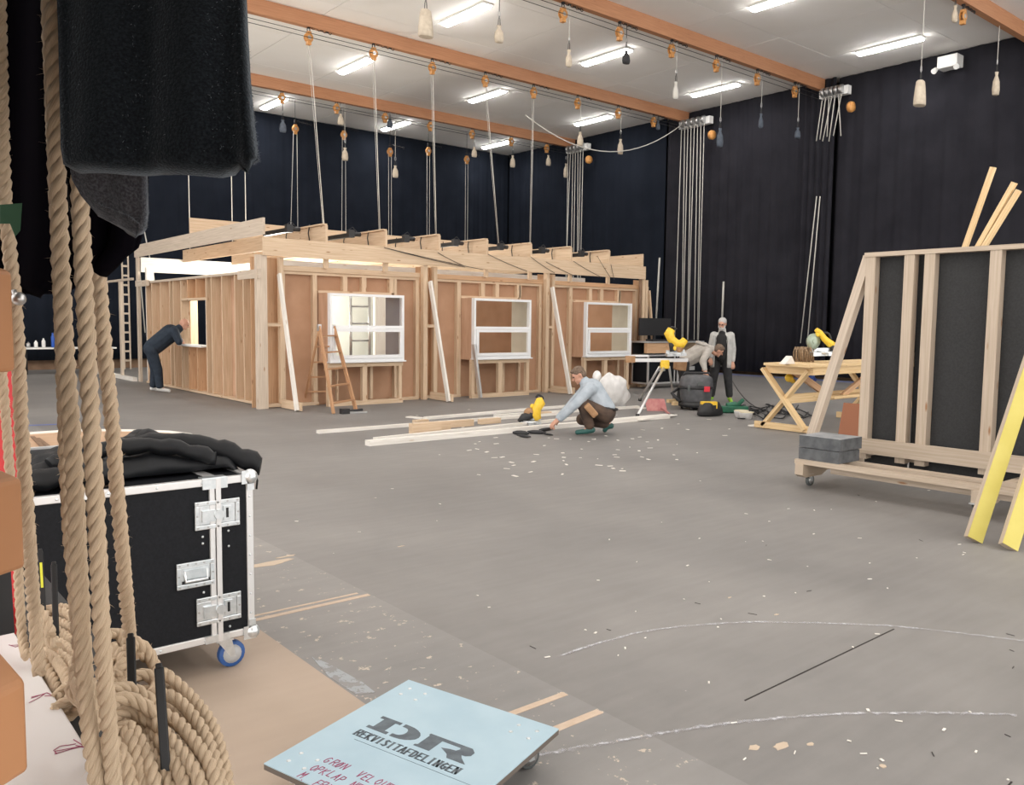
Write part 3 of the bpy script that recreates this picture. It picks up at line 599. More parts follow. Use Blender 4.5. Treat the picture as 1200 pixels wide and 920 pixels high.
# work lights inside the set (real lamps on stands)
for i, (x, y, z, pw) in enumerate(((9.0,20.3,2.15,WORK_POWER),(12.0,16.9,2.0,WORK_POWER*.10))):
    t = thing('work_light', ['work light on a stand in the left half of the set interior','work light on a stand in the right half of the set interior'][i], 'lamp', (x,y,0), 'work lights inside the set')
    part('lamp_stand', BLACK, t, lambda m: (m.cyl((x,y,0),(x,y,z-.12),.02,seg=8), m.cyl((x,y,.5),(x+.35,y+.2,.02),.012,seg=6), m.cyl((x,y,.5),(x-.35,y+.2,.02),.012,seg=6), m.cyl((x,y,.5),(x,y-.4,.02),.012,seg=6)))
    part('lamp_head', BLACK, t, lambda m: m.cyl((x,y,z-.14),(x,y,z-.08),.13,seg=14))
    ld = bpy.data.lights.new('work_lamp', 'POINT'); ld.energy = pw; ld.shadow_soft_size = .12; ld.color = (1,.96,.86)
    lo = bpy.data.objects.new('work_lamp', ld); COL.objects.link(lo); lo.parent = t; lo.location = (0,0,z+.08)
# leaning straightedge at the middle window
a, b = ony(555,410,14.18), onz(563,467,0)
one('aluminium_bar', ALU, 'grey metal straightedge leaning on the middle window', 'bar', lambda m: m.board(a+V((0,0,.12)), b+V((0,0,.02)), .05, .09, (0,1,0)))
# ================================================================== wooden step ladder
q = thing('step_ladder', 'brown wooden step ladder standing before the left window', 'ladder', (7.2,13.9,0))
tl, tr = V((7.28,13.78,1.55)), V((7.78,13.95,1.55))
fl, fr_ = V((6.93,13.2,0)), V((7.55,13.55,0)); bl, br = V((7.18,14.62,0)), V((7.62,14.72,0))
fl = onz(391,485); fr_ = onz(417,480); bl = onz(357,476); br = onz(379,477)
tl, tr = far(374,386,(fl-EYE).dot(cf)+.35), far(391,386,(fr_-EYE).dot(cf)+.35)
bl = onz(356,474); br = onz(384,474)
for p0, p1 in ((tl,fl),(tr,fr_)): part('rail', LADDERWOOD, q, lambda m: m.board(p0+V((0,0,.05)), p1, .03, .08))
for p0, p1 in ((tl,bl),(tr,br)): part('rail', LADDERWOOD, q, lambda m: m.board(p0, p1, .025, .06))
for k in range(5):
    f_ = .05+.2*k+.03; part('tread', LADDERWOOD, q, lambda m: m.board(tl.lerp(fl,f_), tr.lerp(fr_,f_), .08, .025))
for k in range(4):
    f_ = .22+.2*k; part('rung', LADDERWOOD, q, lambda m: m.board(tl.lerp(bl,f_), tr.lerp(br,f_), .03, .03))
part('hinge', STEEL, q, lambda m: (m.box(tl.x-.03,tl.x+.03,tl.y-.03,tl.y+.03,tl.z-.03,tl.z+.09), m.box(tr.x-.03,tr.x+.03,tr.y-.03,tr.y+.03,tr.z-.03,tr.z+.09)))
p = onz(404,485)
q = thing('cordless_tool', 'small black cordless tool and level on the floor by the step ladder', 'tool', tuple(p))
part('battery', BLACKP, q, lambda m: m.box(p.x-.07,p.x+.07,p.y-.06,p.y+.06,0,.09)); part('tool_blade', STEEL, q, lambda m: m.board(p+V((.02,-.02,.02)), p+V((.38,-.1,.02)), .05, .03)); part('grip', BLACKP, q, lambda m: m.board(p+V((.1,.05,.03)), p+V((.35,.0,.05)), .05, .05))
# ================================================================== battens and blocks on the floor
def batten(a, b, w_, h, lab, z=0, mt=WHITEWOOD, name='batten'):
    return one(name, mt, lab, 'batten', lambda m: m.board((a[0],a[1],z+h/2),(b[0],b[1],z+h/2),w_,h), 'long pale battens on the floor')
batten((5.47,10.96),(10.3,10.86),.09,.045,'long pale batten, farthest left end, second from the wall')
batten((5.44,9.5),(11.3,9.42),.12,.07,'nearest long pale batten lying in front of the crouching man')
batten((5.75,9.85),(9.9,10.15),.07,.045,'thin pale batten between the blocks and the nearest batten', 0)
batten((7.7,11.55),(11.1,11.75),.09,.045,'pale batten lying farthest back on the floor, its end by a block')
batten((8.9,11.2),(12.2,10.9),.09,.045,'pale batten passing behind the crouching man')
for i, (px, py, w_, h) in enumerate(((503,509,.5,.16),(521,506,.3,.14),(541,501,.55,.10),(578,497,.4,.08),(497,497,.25,.06),(640,488,.35,.07))):
    c = onz(px, py); one('wood_block', PINE, '%s sawn offcut block from the left among the floor battens' % ORD[i], 'wood block', lambda m: m.board((c.x-w_/2,c.y+.1,h/2+.001),(c.x+w_/2,c.y+.1,h/2+.001),.1,h), 'sawn offcut blocks among the battens')
q = MB()
for k in range(80):
    c = onz(R.uniform(560,800) if k % 2 else R.uniform(480,860), R.uniform(495,560) if k % 2 else R.uniform(480,545)); a = R.uniform(0,3.1); l = R.uniform(.02,.09)
    q.board((c.x,c.y,.003),(c.x+math.cos(a)*l,c.y+math.sin(a)*l,.003), R.uniform(.012,.035), .004)
o = q.build('wood_shavings', WHITEWOOD); o['kind'] = 'stuff'; tag(o, 'scattered pale wood chips on the floor in front of the crouching man', 'wood chips')
q = MB()
for k in range(90):
    c = onz(R.uniform(300,1190), R.uniform(560,915)); a = R.uniform(0,3.1); l = R.uniform(.006,.03)
    if c.x < 2.46: continue
    q.board((c.x,c.y,.0035),(c.x+math.cos(a)*l,c.y+math.sin(a)*l,.0035), R.uniform(.004,.012), .003)
o = q.build('floor_chips', WHITEWOOD); o['kind'] = 'stuff'; tag(o, 'sparse tiny pale chips over the open floor in the foreground', 'wood chips')
q = MB()
for k in range(14):
    c = onz(R.uniform(600,1190), R.uniform(580,900)); a = R.uniform(0,3.1); l = R.uniform(.02,.05)
    if c.x < 2.46: continue
    q.board((c.x,c.y,.002),(c.x+math.cos(a)*l,c.y+math.sin(a)*l,.002), .003, .002)
o = q.build('dark_splinters', CRACK); o['kind'] = 'stuff'; tag(o, 'sparse thin dark splinters over the open floor', 'splinters')
for i, (a, b, c_, d, zz) in enumerate(((478,489,496,491,.01),(735,478,757,479,.01),(748,494,790,488,.05),(880,500,912,497,.02))):
    p, r_ = onz(a,b), onz(c_,d); one('offcut_strip', WHITEWOOD, '%s loose pale offcut strip from the left lying alone on the floor' % ORD[i], 'offcut', lambda m: m.board((p.x,p.y,zz/2+.003),(r_.x,r_.y,zz/2+.003),.12,.02), 'loose offcut strips')
# ================================================================== miter saws
def miter_saw(dep, label, S, base):
    """S: lists of (px, py) and radii on the sight-line depth dep, read off the photograph; base = base-table ends"""
    def q(p): return far(p[0], p[1], dep+(p[2] if len(p) > 2 else 0))
    b0, b1 = q(base[0]), q(base[1]); t = thing('miter_saw', label, 'saw', tuple((b0+b1)/2-V((0,0,base[2]/2)))); ax = (b1-b0).normalized(); fw = V((-cf.x,-cf.y,0)).normalized()
    part('base_table', ZINC, t, lambda m: (m.board(b0,b1,.26,base[2]), m.cyl((b0+b1)/2+fw*.05,(b0+b1)/2+fw*.05+V((0,0,base[2]*.7)),.12,seg=18), m.board((b0+b1)/2, (b0+b1)/2+fw*.3, .08, base[2]*.8)))
    part('fence', ZINC, t, lambda m: m.board(b0+V((0,0,base[2]))-fw*.05, b1+V((0,0,base[2]))-fw*.05, .02, .06))
    part('arm', BLACKP, t, lambda m: m.tube([q(p) for p in S['arm'][0]], S['arm'][1], 10))
    part('motor_housing', YEL, t, lambda m: m.tube([q(p) for p in S['yel'][0]], S['yel'][1], 12), 'yellow motor housing')
    c = q(S['disc'][:2]); r = S['disc'][2]; n = (fw+ax*S['disc'][3]).normalized()
    part('blade_guard', S.get('dm', ZINC), t, lambda m: (m.lathe(c, [(.3*r,-.03),(.95*r,-.025),(r,0),(.95*r,.025),(.3*r,.03)], 22, axis=n), m.cyl(c-n*.04, c+n*.045, .3*r, seg=12)))
    part('blade', STEEL, t, lambda m: m.lathe(c-V((0,0,.02)), [(.1,-.002),(r*.97,-.002),(r*.97,.002),(.1,.002)], 28, axis=n))
    part('handle', BLACKP, t, lambda m: m.tube(curve([q(p) for p in S['hd']], 5), .018, 8))
    part('knob', YEL, t, lambda m: m.ball(q(S['kn'][:2]), S['kn'][2], 12), 'yellow knob')
    return t
def curve(P, n=10):
    P = [V(p) for p in P]; Q = []
    for i in range(len(P)-1):
        p0, p1, p2, p3 = P[max(i-1,0)], P[i], P[i+1], P[min(i+2,len(P)-1)]
        for k in range(n):
            s = k/n; Q.append(.5*((2*p1)+(p2-p0)*s+(2*p0-5*p1+4*p2-p3)*s*s+(3*p1-p0-3*p2+p3)*s**3))
    Q.append(P[-1]); return Q
miter_saw((onz(622,497)-EYE).dot(cf), 'yellow and black saw standing on the floor among the battens', dict(arm=([(609,495),(614,489),(622,487),(628,480)],[.05,.07,.06,.05]), yel=([(632,466),(633,472),(629,479),(628,486),(631,492)],[.045,.085,.075,.08,.05]), disc=(620,484,.085,-.5), hd=[(628,466),(631,463),(636,466),(635,470)], kn=(624,476,.04), dm=LEATHER), ((610,495.5),(634,494.5),.05))
# black tools in front
c = onz(612,511); q = thing('hand_saw_case', 'flat black open tool pouch lying in front of the battens', 'tool', tuple(c))
def flatlump(m, a, b, r): a, b = onz(*a), onz(*b); m.tube([V((*a.lerp(b,k/4)[:2], .025)) for k in range(5)], [r*.5,r,r*1.1,r,r*.4], 8)
part('pouch', BLACKP, q, lambda m: (flatlump(m,(601,509),(620,510),.035), flatlump(m,(618,508),(640,509),.03), flatlump(m,(632,506),(648,504),.025), flatlump(m,(606,512),(622,514),.02)))
part('strap', BLACK, q, lambda m: flatlump(m,(636,510),(648,512),.015))
# ================================================================== trolley frame on casters (right)
q = thing('panel_trolley', 'wheeled wooden trolley frame holding upright dark panels', 'trolley', (8.1,3.6,0))
YA, YB = 4.62, 1.1
part('side_rail', PINE_T, q, lambda m: m.box(7.52,7.62,YB,YA,.235,.28)); part('side_rail', PINE_T, q, lambda m: m.box(7.80,7.92,YB,YA-.05,.235,.28))
part('side_rail', PINE_T, q, lambda m: m.box(7.63,7.69,YB,YA-.33,.165,.234)); part('side_rail', PINE_T, q, lambda m: m.box(8.56,8.7,YB,YA,.235,.28))
for yy in (4.60,2.93,1.2):
    part('cross_bearer', PINE_T, q, lambda m: m.prism([(7.50,yy,.235),(7.50,yy,.13),(7.56,yy,.10),(7.85,yy,.10),(7.95,yy,.14),(8.75,yy,.14),(8.75,yy,.235)],(0,-.09,0)))
CAS = None
def caster(parent, c, r, tyre, rz=0, hub=STEEL):
    x, y, z = c
    o = part('caster_fork', ZINC, parent, lambda m: (m.box(x-.04,x+.04,y-.04,y+.04,z+2*r+.012,z+2*r+.022), m.prism([(x-.03,y-.026,z+2*r+.012),(x+.035,y-.026,z+2*r+.012),(x+.055,y-.026,z+r-.01),(x+.03,y-.026,z+r-.01)],(0,.004,0)), m.prism([(x-.03,y+.022,z+2*r+.012),(x+.035,y+.022,z+2*r+.012),(x+.055,y+.022,z+r-.01),(x+.03,y+.022,z+r-.01)],(0,.004,0))))
    mm = MB(); mm.lathe((x+.04,y,z+r),[(.4*r,-.016),(.95*r,-.018),(r,-.012),(r,.012),(.95*r,.018),(.4*r,.016)],20,axis=(0,1,0)); w_ = mm.build('wheel', tyre, o)
    mm = MB(); mm.lathe((x+.04,y,z+r),[(.1*r,-.022),(.7*r,-.02),(.7*r,.02),(.1*r,.022)],16,axis=(0,1,0)); mm.build('hub', hub, o)
for p in ((7.66,4.55),(8.61,4.55),(7.50,2.89),(8.43,2.9),(7.5,1.2),(8.43,1.2)): caster(q, (*p,0), .055, RUBBER)
part('kick_board', PINE_T, q, lambda m: m.box(8.40,8.425,YB,4.42,.29,.45))
for k, yy in enumerate((4.40,4.00,3.80,3.20,2.6,2.0,1.4)): part('upright', PINE_T, q, lambda m: m.box(8.43,8.53,yy-.055,yy+.045,.23,2.33))
part('top_rail', PINE_T, q, lambda m: m.box(8.42,8.55,YB,4.46,2.33,2.375))
part('diagonal', PINE_GREY, q, lambda m: m.board((8.49,4.44,2.34),(8.49,5.02,.36),.10,.09,(0,1,0)))
part('side_rail', PINE_T, q, lambda m: m.board((8.49,5.05,.30),(8.49,4.3,.30),.1,.06))
part('dark_panel', DCLOTH, q, lambda m: m.box(8.54,8.56,3.97,4.42,.15,2.33), 'dark grey cloth panel'); part('dark_panel', DCLOTH, q, lambda m: m.box(8.57,8.59,3.78,3.96,.15,2.33), 'dark grey cloth panel')
part('dark_panel', DCLOTH, q, lambda m: m.box(8.54,8.56,YB,3.77,.15,2.33), 'dark grey cloth panel')
# foam blocks
for i, (z0, z1) in enumerate(((.281,.395),(.403,.52))):
    one('foam_block', [FOAM, FOAMT], ('lower' if i == 0 else 'upper')+' of the two grey foam slabs stacked on the trolley end', 'foam block', lambda m: m.box(7.56,7.95+.02*i,4.17-.01*i,4.60,z0,z1), 'grey foam slabs')
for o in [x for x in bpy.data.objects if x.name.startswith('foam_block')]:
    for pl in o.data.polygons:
        if pl.normal.z > .5: pl.material_index = 1  # tops lighter than the sides, light from above put into the colour
# leaning uprights behind the trolley
for i, (a, b) in enumerate((((1131,290),(1164,196)),((1146,290),(1189,214)),((1153,290),(1194,223)))):
    p, r_ = onx(*a, 8.70), onx(*b, 8.70); d = (r_-p); p = p - d*(p.z/d.z)
    one('leaning_lath', PINE_YEL, ['left','middle','right'][i]+' of the three thin laths sticking up behind the dark panels', 'lath', lambda m: m.board(p+V((.0,0,.02)), r_, .045, .045, (1,0,0)), 'laths behind the dark panels')
# yellow planks leaning on the trolley front
for i, (a, b) in enumerate(((( 1140,636),(1207,430)),((1181,645),(1236,470)))):
    p = onz(*a); r_ = onx(*b, 7.47)
    t = thing('yellow_plank', ['left','right'][i]+' yellow-painted plank leaning against the trolley', 'plank', tuple(p), 'yellow planks leaning on the trolley')
    d = (r_-p).normalized(); sd = V((-.85,.52,0)); nrm = d.cross(sd).normalized(); w_ = .085
    e = p+d*2.2
    part('plank_body', PINE_T, t, lambda m: m.board(p+V((0,0,.02)), e, .125, .045, nrm, 0))
    part('painted_face', YPAINT, t, lambda m: m.board(p+V((0,0,.02))-nrm*.0242*(1 if nrm.y > 0 else -1), e-nrm*.0242*(1 if nrm.y > 0 else -1), .123, .003, nrm), 'bright yellow painted face')
# brown board leaning beyond the trolley
a, b, c_, d_ = onz(981,507), onz(1012,510), None, None
p0, p1 = V((10.6,5.95,0)), V((10.6,5.5,0))
p0, p1 = onx(980,506,10.4), onx(1012,509,10.4); p0.z = p1.z = 0
one('brown_board', mat('rust_brown', (.30,.11,.05), .6), 'rust-brown board leaning upright beside the workbench', 'board', lambda m: m.prism([p0, p1, p1+V((.12,-.02,.60)), p0+V((.12,-.02,.60))], (.02,0,0)))
# ================================================================== workbench with X legs
q = thing('workbench', 'rough timber workbench on crossed X legs', 'workbench', (12.5,7.2,0))
BZ = 1.0
for k in range(4): part('top_plank', PINE_YEL, q, lambda m: m.box(11.3+.02*k,14.6,6.75+.21*k,6.95+.21*k,BZ,BZ+.04))
part('apron', PINE_YEL, q, lambda m: m.box(11.5,14.4,6.78,6.82,BZ-.12,BZ)); part('apron', PINE_YEL, q, lambda m: m.box(11.45,11.5,6.78,7.6,BZ-.12,BZ))
for xx in (11.42,13.9):
    part('leg', PINE_YEL, q, lambda m: m.board((xx,7.62,BZ-.05),(xx,6.86,.05),.05,.12,(1,0,0)))
    part('leg', PINE_YEL, q, lambda m: m.board((xx+.055,6.86,BZ-.05),(xx+.055,7.62,.05),.05,.12,(1,0,0)))
    part('foot_board', PINE_YEL, q, lambda m: m.board((xx+.02,6.72,.06),(xx+.02,7.75,.06),.05,.10))
part('stretcher', PINE_YEL, q, lambda m: m.box(11.45,13.95,7.2,7.25,.42,.56)); part('shelf', PINE_YEL, q, lambda m: m.box(12.3,13.9,6.9,7.1,.48,.52))
part('strut', PINE_OR, q, lambda m: m.board((11.5,7.22,BZ-.02),(12.7,7.22,.48),.05,.10)); part('strut', PINE_OR, q, lambda m: m.board((13.9,7.0,BZ-.02),(12.7,7.0,.5),.05,.08))
td = (ony(962,414,7.2)-EYE).dot(cf); miter_saw(td, 'yellow saw with a green-grey disc standing on the workbench', dict(arm=([(975,414),(978,408),(972,402)],[.05,.06,.05]), yel=([(956,386),(961,390),(966,397),(973,403),(979,406)],[.035,.045,.05,.06,.05]), disc=(953,400,.125,.35), hd=[(963,390),(971,391),(974,398)], kn=(958,392,.04), dm=mat('green_grey_guard',(.32,.38,.30),.35,.4)), ((950,415),(982,414),.06))
c = ony(940,416,7.45)
q = MB()
for k in range(60):
    a = R.uniform(0,6.28); r_ = R.uniform(.02,.17); x0, y0 = c.x+math.cos(a)*r_, 7.42+math.sin(a)*r_
    q.tube([(x0,y0,BZ+.04),(x0+R.uniform(-.03,.03),y0,BZ+.04+.15),(x0+R.uniform(-.05,.05),y0+R.uniform(-.04,.04),BZ+.28)], .008, 4)
o = q.build('twine_bundle', STRAW); o['kind'] = 'stuff'; tag(o, 'bundle of brown twine standing on the workbench left of the saw', 'twine')
one('wood_wedge', WHITEWOOD, 'small pale wedge on the left end of the workbench', 'wedge', lambda m: m.prism([(ony(920,420,7.1).x,7.1,BZ+.041),(ony(932,420,7.1).x,7.1,BZ+.041),(ony(928,420,7.1).x,7.1,BZ+.16)], (0,.1,0)))
for px, mt, lab in ((925,YEL,'yellow tool hanging under the workbench top'),(950,BLUEP,'blue tool part hanging under the workbench top')):
    c = ony(px,437,7.4); one('hanging_tool', mt, lab, 'tool', lambda m: (m.ball((c.x,7.4,BZ-.2),.07,10,sc=(1.3,.8,1)), m.cyl((c.x,7.4,BZ-.2),(c.x+.12,7.4,BZ-.26),.04,seg=8)))
# ================================================================== saw stand, vacuum and loose tools
A_, B_ = onz(749,472), onz(790,471)
cX, cY = 12.9, 11.1
def pd(px, py, dep=16.5): return far(px, py, dep)
q = thing('saw_stand', 'metal saw stand with a long rail and yellow leg brackets', 'saw stand', (cX,cY,0))
part('rail', ALU, q, lambda m: m.board(pd(738,422), pd(806,422), .08, .07))
part('extension_rail', ALU, q, lambda m: m.board(pd(738,417), pd(760,417), .04, .04)); part('end_stop', LEATHER, q, lambda m: m.board(pd(733,421), pd(744,421), .12, .13), 'brown end stop')
for px in (780,):
    part('leg_bracket', YEL, q, lambda m: m.board(pd(px-6,427), pd(px+4,427), .12, .17), 'yellow leg bracket', bevel=.015)
for a, b in (((773,430),(750,470)),((784,430),(790,470)),((778,430),(747,489))):
    p = pd(*a); r_ = onz(*b); part('leg', ALU, q, lambda m: m.cyl(p, r_+V((0,0,.03)), .025, seg=8)); part('foot', BLACKP, q, lambda m: m.cyl(r_+V((0,0,.0)), r_+V((0,0,.06)), .035, seg=8))
miter_saw(16.5, 'yellow saw mounted on the saw stand beside the bending man', dict(arm=([(788,412),(787,403),(790,396)],[.05,.06,.05]), yel=([(787,386),(784,391),(787,398),(793,403),(799,403),(803,398)],[.08,.10,.085,.085,.09,.07]), disc=(796,408,.085,.4), hd=[(784,386),(788,383),(793,386)], kn=(790,408,.06), dm=LEATHER), ((781,416),(803,415),.06))
p = onz(771,482); q = thing('dust_pan', 'faded red metal dustpan with a short handle on the floor', 'dustpan', tuple(p))
part('pan', PINKM, q, lambda m: m.prism([p+V((-.12,.16,.0)), p+V((.16,-.09,.0)), p+V((.2,.02,.22)), p+V((-.08,.27,.22))],(.015,.015,0)))
part('handle', PINKM, q, lambda m: m.board(p+V((.08,-.02,.06)), onz(785,487)+V((0,0,.02)), .03, .03)); part('handle_grip', BLACKP, q, lambda m: m.board(onz(783,487)+V((0,0,.02)), onz(790,487)+V((0,0,.02)), .04, .03))
for i, (a, b) in enumerate(((787,472),(793,475),(800,474))): c = onz(a,b); one('wood_block', PINE_YEL, '%s small offcut block from the left between the saw stand and the vacuum' % ORD[i], 'wood block', lambda m: m.board((c.x-.12,c.y,.04),(c.x+.12,c.y-.04,.04),.09,.07), 'offcuts by the vacuum')
VC = V((13.0,10.15,0)); q = thing('workshop_vacuum', 'large dark grey workshop vacuum with a red tag', 'vacuum cleaner', tuple(VC))
part('tank', DARKG, q, lambda m: m.lathe(VC,[(.24,.08),(.27,.12),(.29,.2),(.31,.40),(.31,.42)],24))
part('lower_skirt', BLACKP, q, lambda m: m.lathe(VC,[(.30,.05),(.33,.06),(.33,.14),(.28,.16)],24))
part('motor_head', DARKG, q, lambda m: m.lathe(VC,[(.32,.425),(.32,.47),(.31,.58),(.28,.63),(.20,.66),(.02,.665)],24))
part('seal_band', BLACKP, q, lambda m: m.lathe(VC,[(.325,.40),(.335,.41),(.335,.44),(.325,.45)],24))
part('handle', BLACKP, q, lambda m: m.tube([VC+V((-.2,.16,.64)),VC+V((-.16,.14,.70)),VC+V((.14,-.16,.70)),VC+V((.2,-.2,.64))],.02,8))
n_ = V((-.62,-.785,0)); s_ = V((.785,-.62,0))
def onvac(u, z, d=.335): return VC+n_*math.sqrt(max(d*d-u*u,0))+s_*u+V((0,0,z))
part('red_tag', REDT, q, lambda m: m.board(onvac(.13,.36,.345), onvac(.13,.46,.345), .11, .008, n_), 'bright red tag')
part('latch', RUBBER, q, lambda m: (m.board(onvac(-.2,.36),onvac(-.2,.48),.05,.02,n_), m.board(onvac(-.05,.5),onvac(.05,.52),.07,.02,n_)))
for a in (0,1,2,3): part('caster', BLACKP, q, lambda m: m.ball(VC+V((math.cos(a*PI/2+.4)*.27,math.sin(a*PI/2+.4)*.27,.04)),.04,10,sc=(1,.6,1)))
part('hose', BLACKP, q, lambda m: m.tube([VC+V((-.2,.25,.4)),VC+V((-.35,.3,.3)),VC+V((-.34,.1,.15))],.03,8))
c = onz(832,487); q = thing('tool_case', 'black tool bag with a yellow cordless tool on top', 'tool bag', tuple(c))
part('case_body', BLACKP, q, lambda m: m.lathe(c,[(.20,.0),(.24,.03),(.22,.14),(.16,.24),(.05,.26)],16,sx=1.3,sy=.7), bevel=0)
part('yellow_tool', YEL, q, lambda m: m.board(c+V((-.20,.05,.20)),c+V((.02,-.12,.20)),.12,.12), 'yellow cordless tool'); part('battery', BLACKP, q, lambda m: m.box(c.x-.12,c.x-.04,c.y-.16,c.y-.06,.1,.2))
c = onz(860,484); q = thing('nail_gun', 'dark green air tool lying by the standing man\'s feet', 'tool', tuple(c))
part('tool_body', GREENM, q, lambda m: (m.board(c+V((-.25,.2,.07)),c+V((.2,-.15,.07)),.16,.12), m.board(c+V((.02,0,.1)),c+V((.12,-.12,.26)),.08,.07), m.cyl(c+V((-.1,.1,.13)),c+V((.05,-.02,.16)),.06,seg=10)), bevel=.02)
part('magazine', BLACKP, q, lambda m: m.board(c+V((.1,-.1,.03)),c+V((.45,-.2,.04)),.05,.05))
for i in range(6):
    pts = []; a0 = R.uniform(0,6)
    for k in range(14):
        px = 868+R.uniform(-6,6)+k*(5+i*.3); py = 486+6*math.sin(k*.9+a0)+i*1.3-5; c = onz(px,py); pts.append(V((c.x,c.y,.015+.03*abs(math.sin(k*1.3+i)))))
    one('floor_cable', BLACKP, '%s tangled black cable across the floor under the workbench, counted from the back' % ORD[i], 'cable', lambda m: m.tube(pts,.012,5), 'tangled black cables by the workbench')
pa = onz(858,465); pb = onz(890,480); one('floor_cable', BLACKP, 'single thin cable rising behind the standing man to the tangle', 'cable', lambda m: m.tube(sag(pa+V((0,0,.35)),pb+V((0,0,.02)),.1,8),.01,5))
for i, (a, b) in enumerate(((874,491),(868,489))):
    c = onz(a,b); t = thing('plastic_tub', ('right' if i == 0 else 'left')+' of the two white plastic tubs on the floor by the workbench', 'tub', tuple(c), 'white plastic tubs')
    part('tub_body', PLBAG, t, lambda m: m.lathe(c,[(.09,.0),(.12,.10),(.125,.11),(.11,.11),(.085,.01)],16)); part('lid', mat('cream_lid%d' % i,(.75,.68,.5),.5), t, lambda m: m.lathe(c+V((.02,0,.112)),[(.125,0),(.125,.012),(.11,.014)],16))
# plastic bag behind the crouching man
c = onz(717,478)
q = MB(); Pb = []
for i in range(22):
    th = PI*i/21; row = []
    for j in range(28):
        ph = 2*PI*j/28; rr = 1+.10*math.sin(5*ph+3*th)+.08*math.sin(9*ph-4*th+1)+.05*math.sin(17*ph)
        row.append(c+V((math.sin(th)*math.cos(ph)*.31*rr, math.sin(th)*math.sin(ph)*.27*rr, .30-.30*math.cos(th)+ .05*math.sin(4*ph)*math.sin(th)-.22*math.cos(ph-.7)*math.sin(th))))
    row.append(row[0].copy()); Pb.append(row)
q.grid(Pb); q.ball(c+V((-.22,.2,.60)),.10,10,sc=(1,.8,1.2)); tag(q.build('plastic_sack', PLBAG), 'crumpled white plastic sack standing behind the crouching man', 'sack')
# ================================================================== flight cases beyond the set
def small_case(x0,x1,y0,y1,z0,z1,lab,grp):
    t = thing('flight_case', lab, 'flight case', ((x0+x1)/2,(y0+y1)/2,z0), grp); e = .04
    part('case_body', LAM, t, lambda m: m.box(x0+.01,x1-.01,y0+.01,y1-.01,z0+.01,z1-.01))
    def ed(m):
        for a in (x0,x1-e):
            for b in (y0,y1-e): m.box(a,a+e,b,b+e,z0,z1)
        for b in (y0,y1-e):
            for z in (z0,z1-e): m.box(x0+e,x1-e,b,b+e,z,z+e)
        for a in (x0,x1-e):
            for z in (z0,z1-e): m.box(a,a+e,y0+e,y1-e,z,z+e)
    part('edge_profile', ALU, t, ed)
    part('handle', ALU, t, lambda m: m.box((x0+x1)/2-.12,(x0+x1)/2+.12,y0-.012,y0+.01,(z0+z1)/2-.05,(z0+z1)/2+.05))
    return t
small_case(16.0,17.05,14.0,14.55,.12,.86,'black flight case with silver edges half hidden by the right window','far flight cases')
t = small_case(17.1,18.2,13.95,14.5,.12,.86,'black flight case with silver edges behind the saw stand','far flight cases')
for i, (x0, x1) in enumerate(((16.0,17.1),(17.1,18.2))):
    pass
q = thing('drawer_unit', 'open shelf unit with a brown drawer on top of the far flight cases', 'shelf unit', (16.9,14.25,.865))
part('shelf_top', ALU, q, lambda m: m.box(15.9,18.15,13.95,14.55,1.16,1.20)); part('shelf_side', PINE_OR, q, lambda m: m.box(15.95,16.85,14.0,14.1,.9,1.15)); part('shelf_side', PINE, q, lambda m: m.box(17.85,18.1,14.0,14.5,.87,1.155)); part('shelf_back', BLACKP, q, lambda m: m.box(15.95,17.85,14.45,14.5,.87,1.155))
q = thing('monitor', 'black flat monitor standing on the far shelf unit', 'monitor', (16.6,14.2,1.2))
part('screen', BLACKP, q, lambda m: m.box(15.9,17.1,14.22,14.26,1.34,1.78)); part('stand_foot', BLACKP, q, lambda m: (m.box(16.4,16.6,14.1,14.4,1.202,1.22), m.box(16.46,16.54,14.24,14.28,1.22,1.4)))
one('keyboard_tray', BLACKP, 'black mixing desk lying in front of the monitor', 'mixer', lambda m: m.prism([(16.1,13.95,1.202),(17.9,13.95,1.202),(17.9,13.95,1.23),(16.1,13.95,1.25)],(0,.24,.0)))
for xx in (16.1,16.95,17.2,18.1):
    pass
one('blue_bottle', PLBAG, 'clear water bottle with a blue base beside the vacuum', 'bottle', lambda m: m.lathe(onz(803,460),[(.09,0),(.10,.02),(.10,.35),(.06,.5),(.04,.6)],14))
c = onz(803,461); one('blue_bucket', BLUEP, 'small blue round tub in front of the clear bottle', 'tub', lambda m: m.lathe(c+V((-.25,-.25,.0)),[(.10,0),(.11,.03),(.08,.10),(.02,.12)],14))
# ================================================================== far left: table, wooden frame, wall ladder
q = thing('trestle_table', 'long folding table with a pale top at the far left', 'table', (5.1,27.2,0))
part('tabletop', WHITE, q, lambda m: m.box(3.6,6.9,26.9,27.7,.72,.76))
for xx in (3.9,4.55,5.4,6.6): part('leg', BLACK, q, lambda m: m.cyl((xx,27.1,0),(xx,27.1,.72),.03,seg=8))
for i, (px, h, mt, nm) in enumerate(((33,.16,STEEL,'metal mug'),(42,.20,WHITE,'white cup'),(51,.26,PLBAG,'pale bottle'),(62,.42,BLUEP,'blue bottle'))):
    c = ony(px,401,27.3); one('bottle' if i > 1 else 'cup', mt, nm+' standing on the far left table', 'cup' if i < 2 else 'bottle', lambda m: m.lathe((c.x,27.3,.762),[(.04,0),(.05,.01),(.05,h*.7),(.025,h*.85),(.02,h)],12), 'cups and bottles on the far left table')
q = thing('wooden_frame', 'slender unfinished wooden frame standing at the far left of the set', 'frame', (6.3,25,0))
part('top_rail', PINE_GREY, q, lambda m: m.box(6.28,6.33,22.9,28.2,2.60,2.66)); part('bottom_rail', WHITEWOOD, q, lambda m: m.box(6.25,6.35,22.9,27.6,0,.10))
for yy in (24.0,27.2): part('upright', PINE_GREY, q, lambda m: m.box(6.28,6.33,yy,yy+.16,.1,2.6))
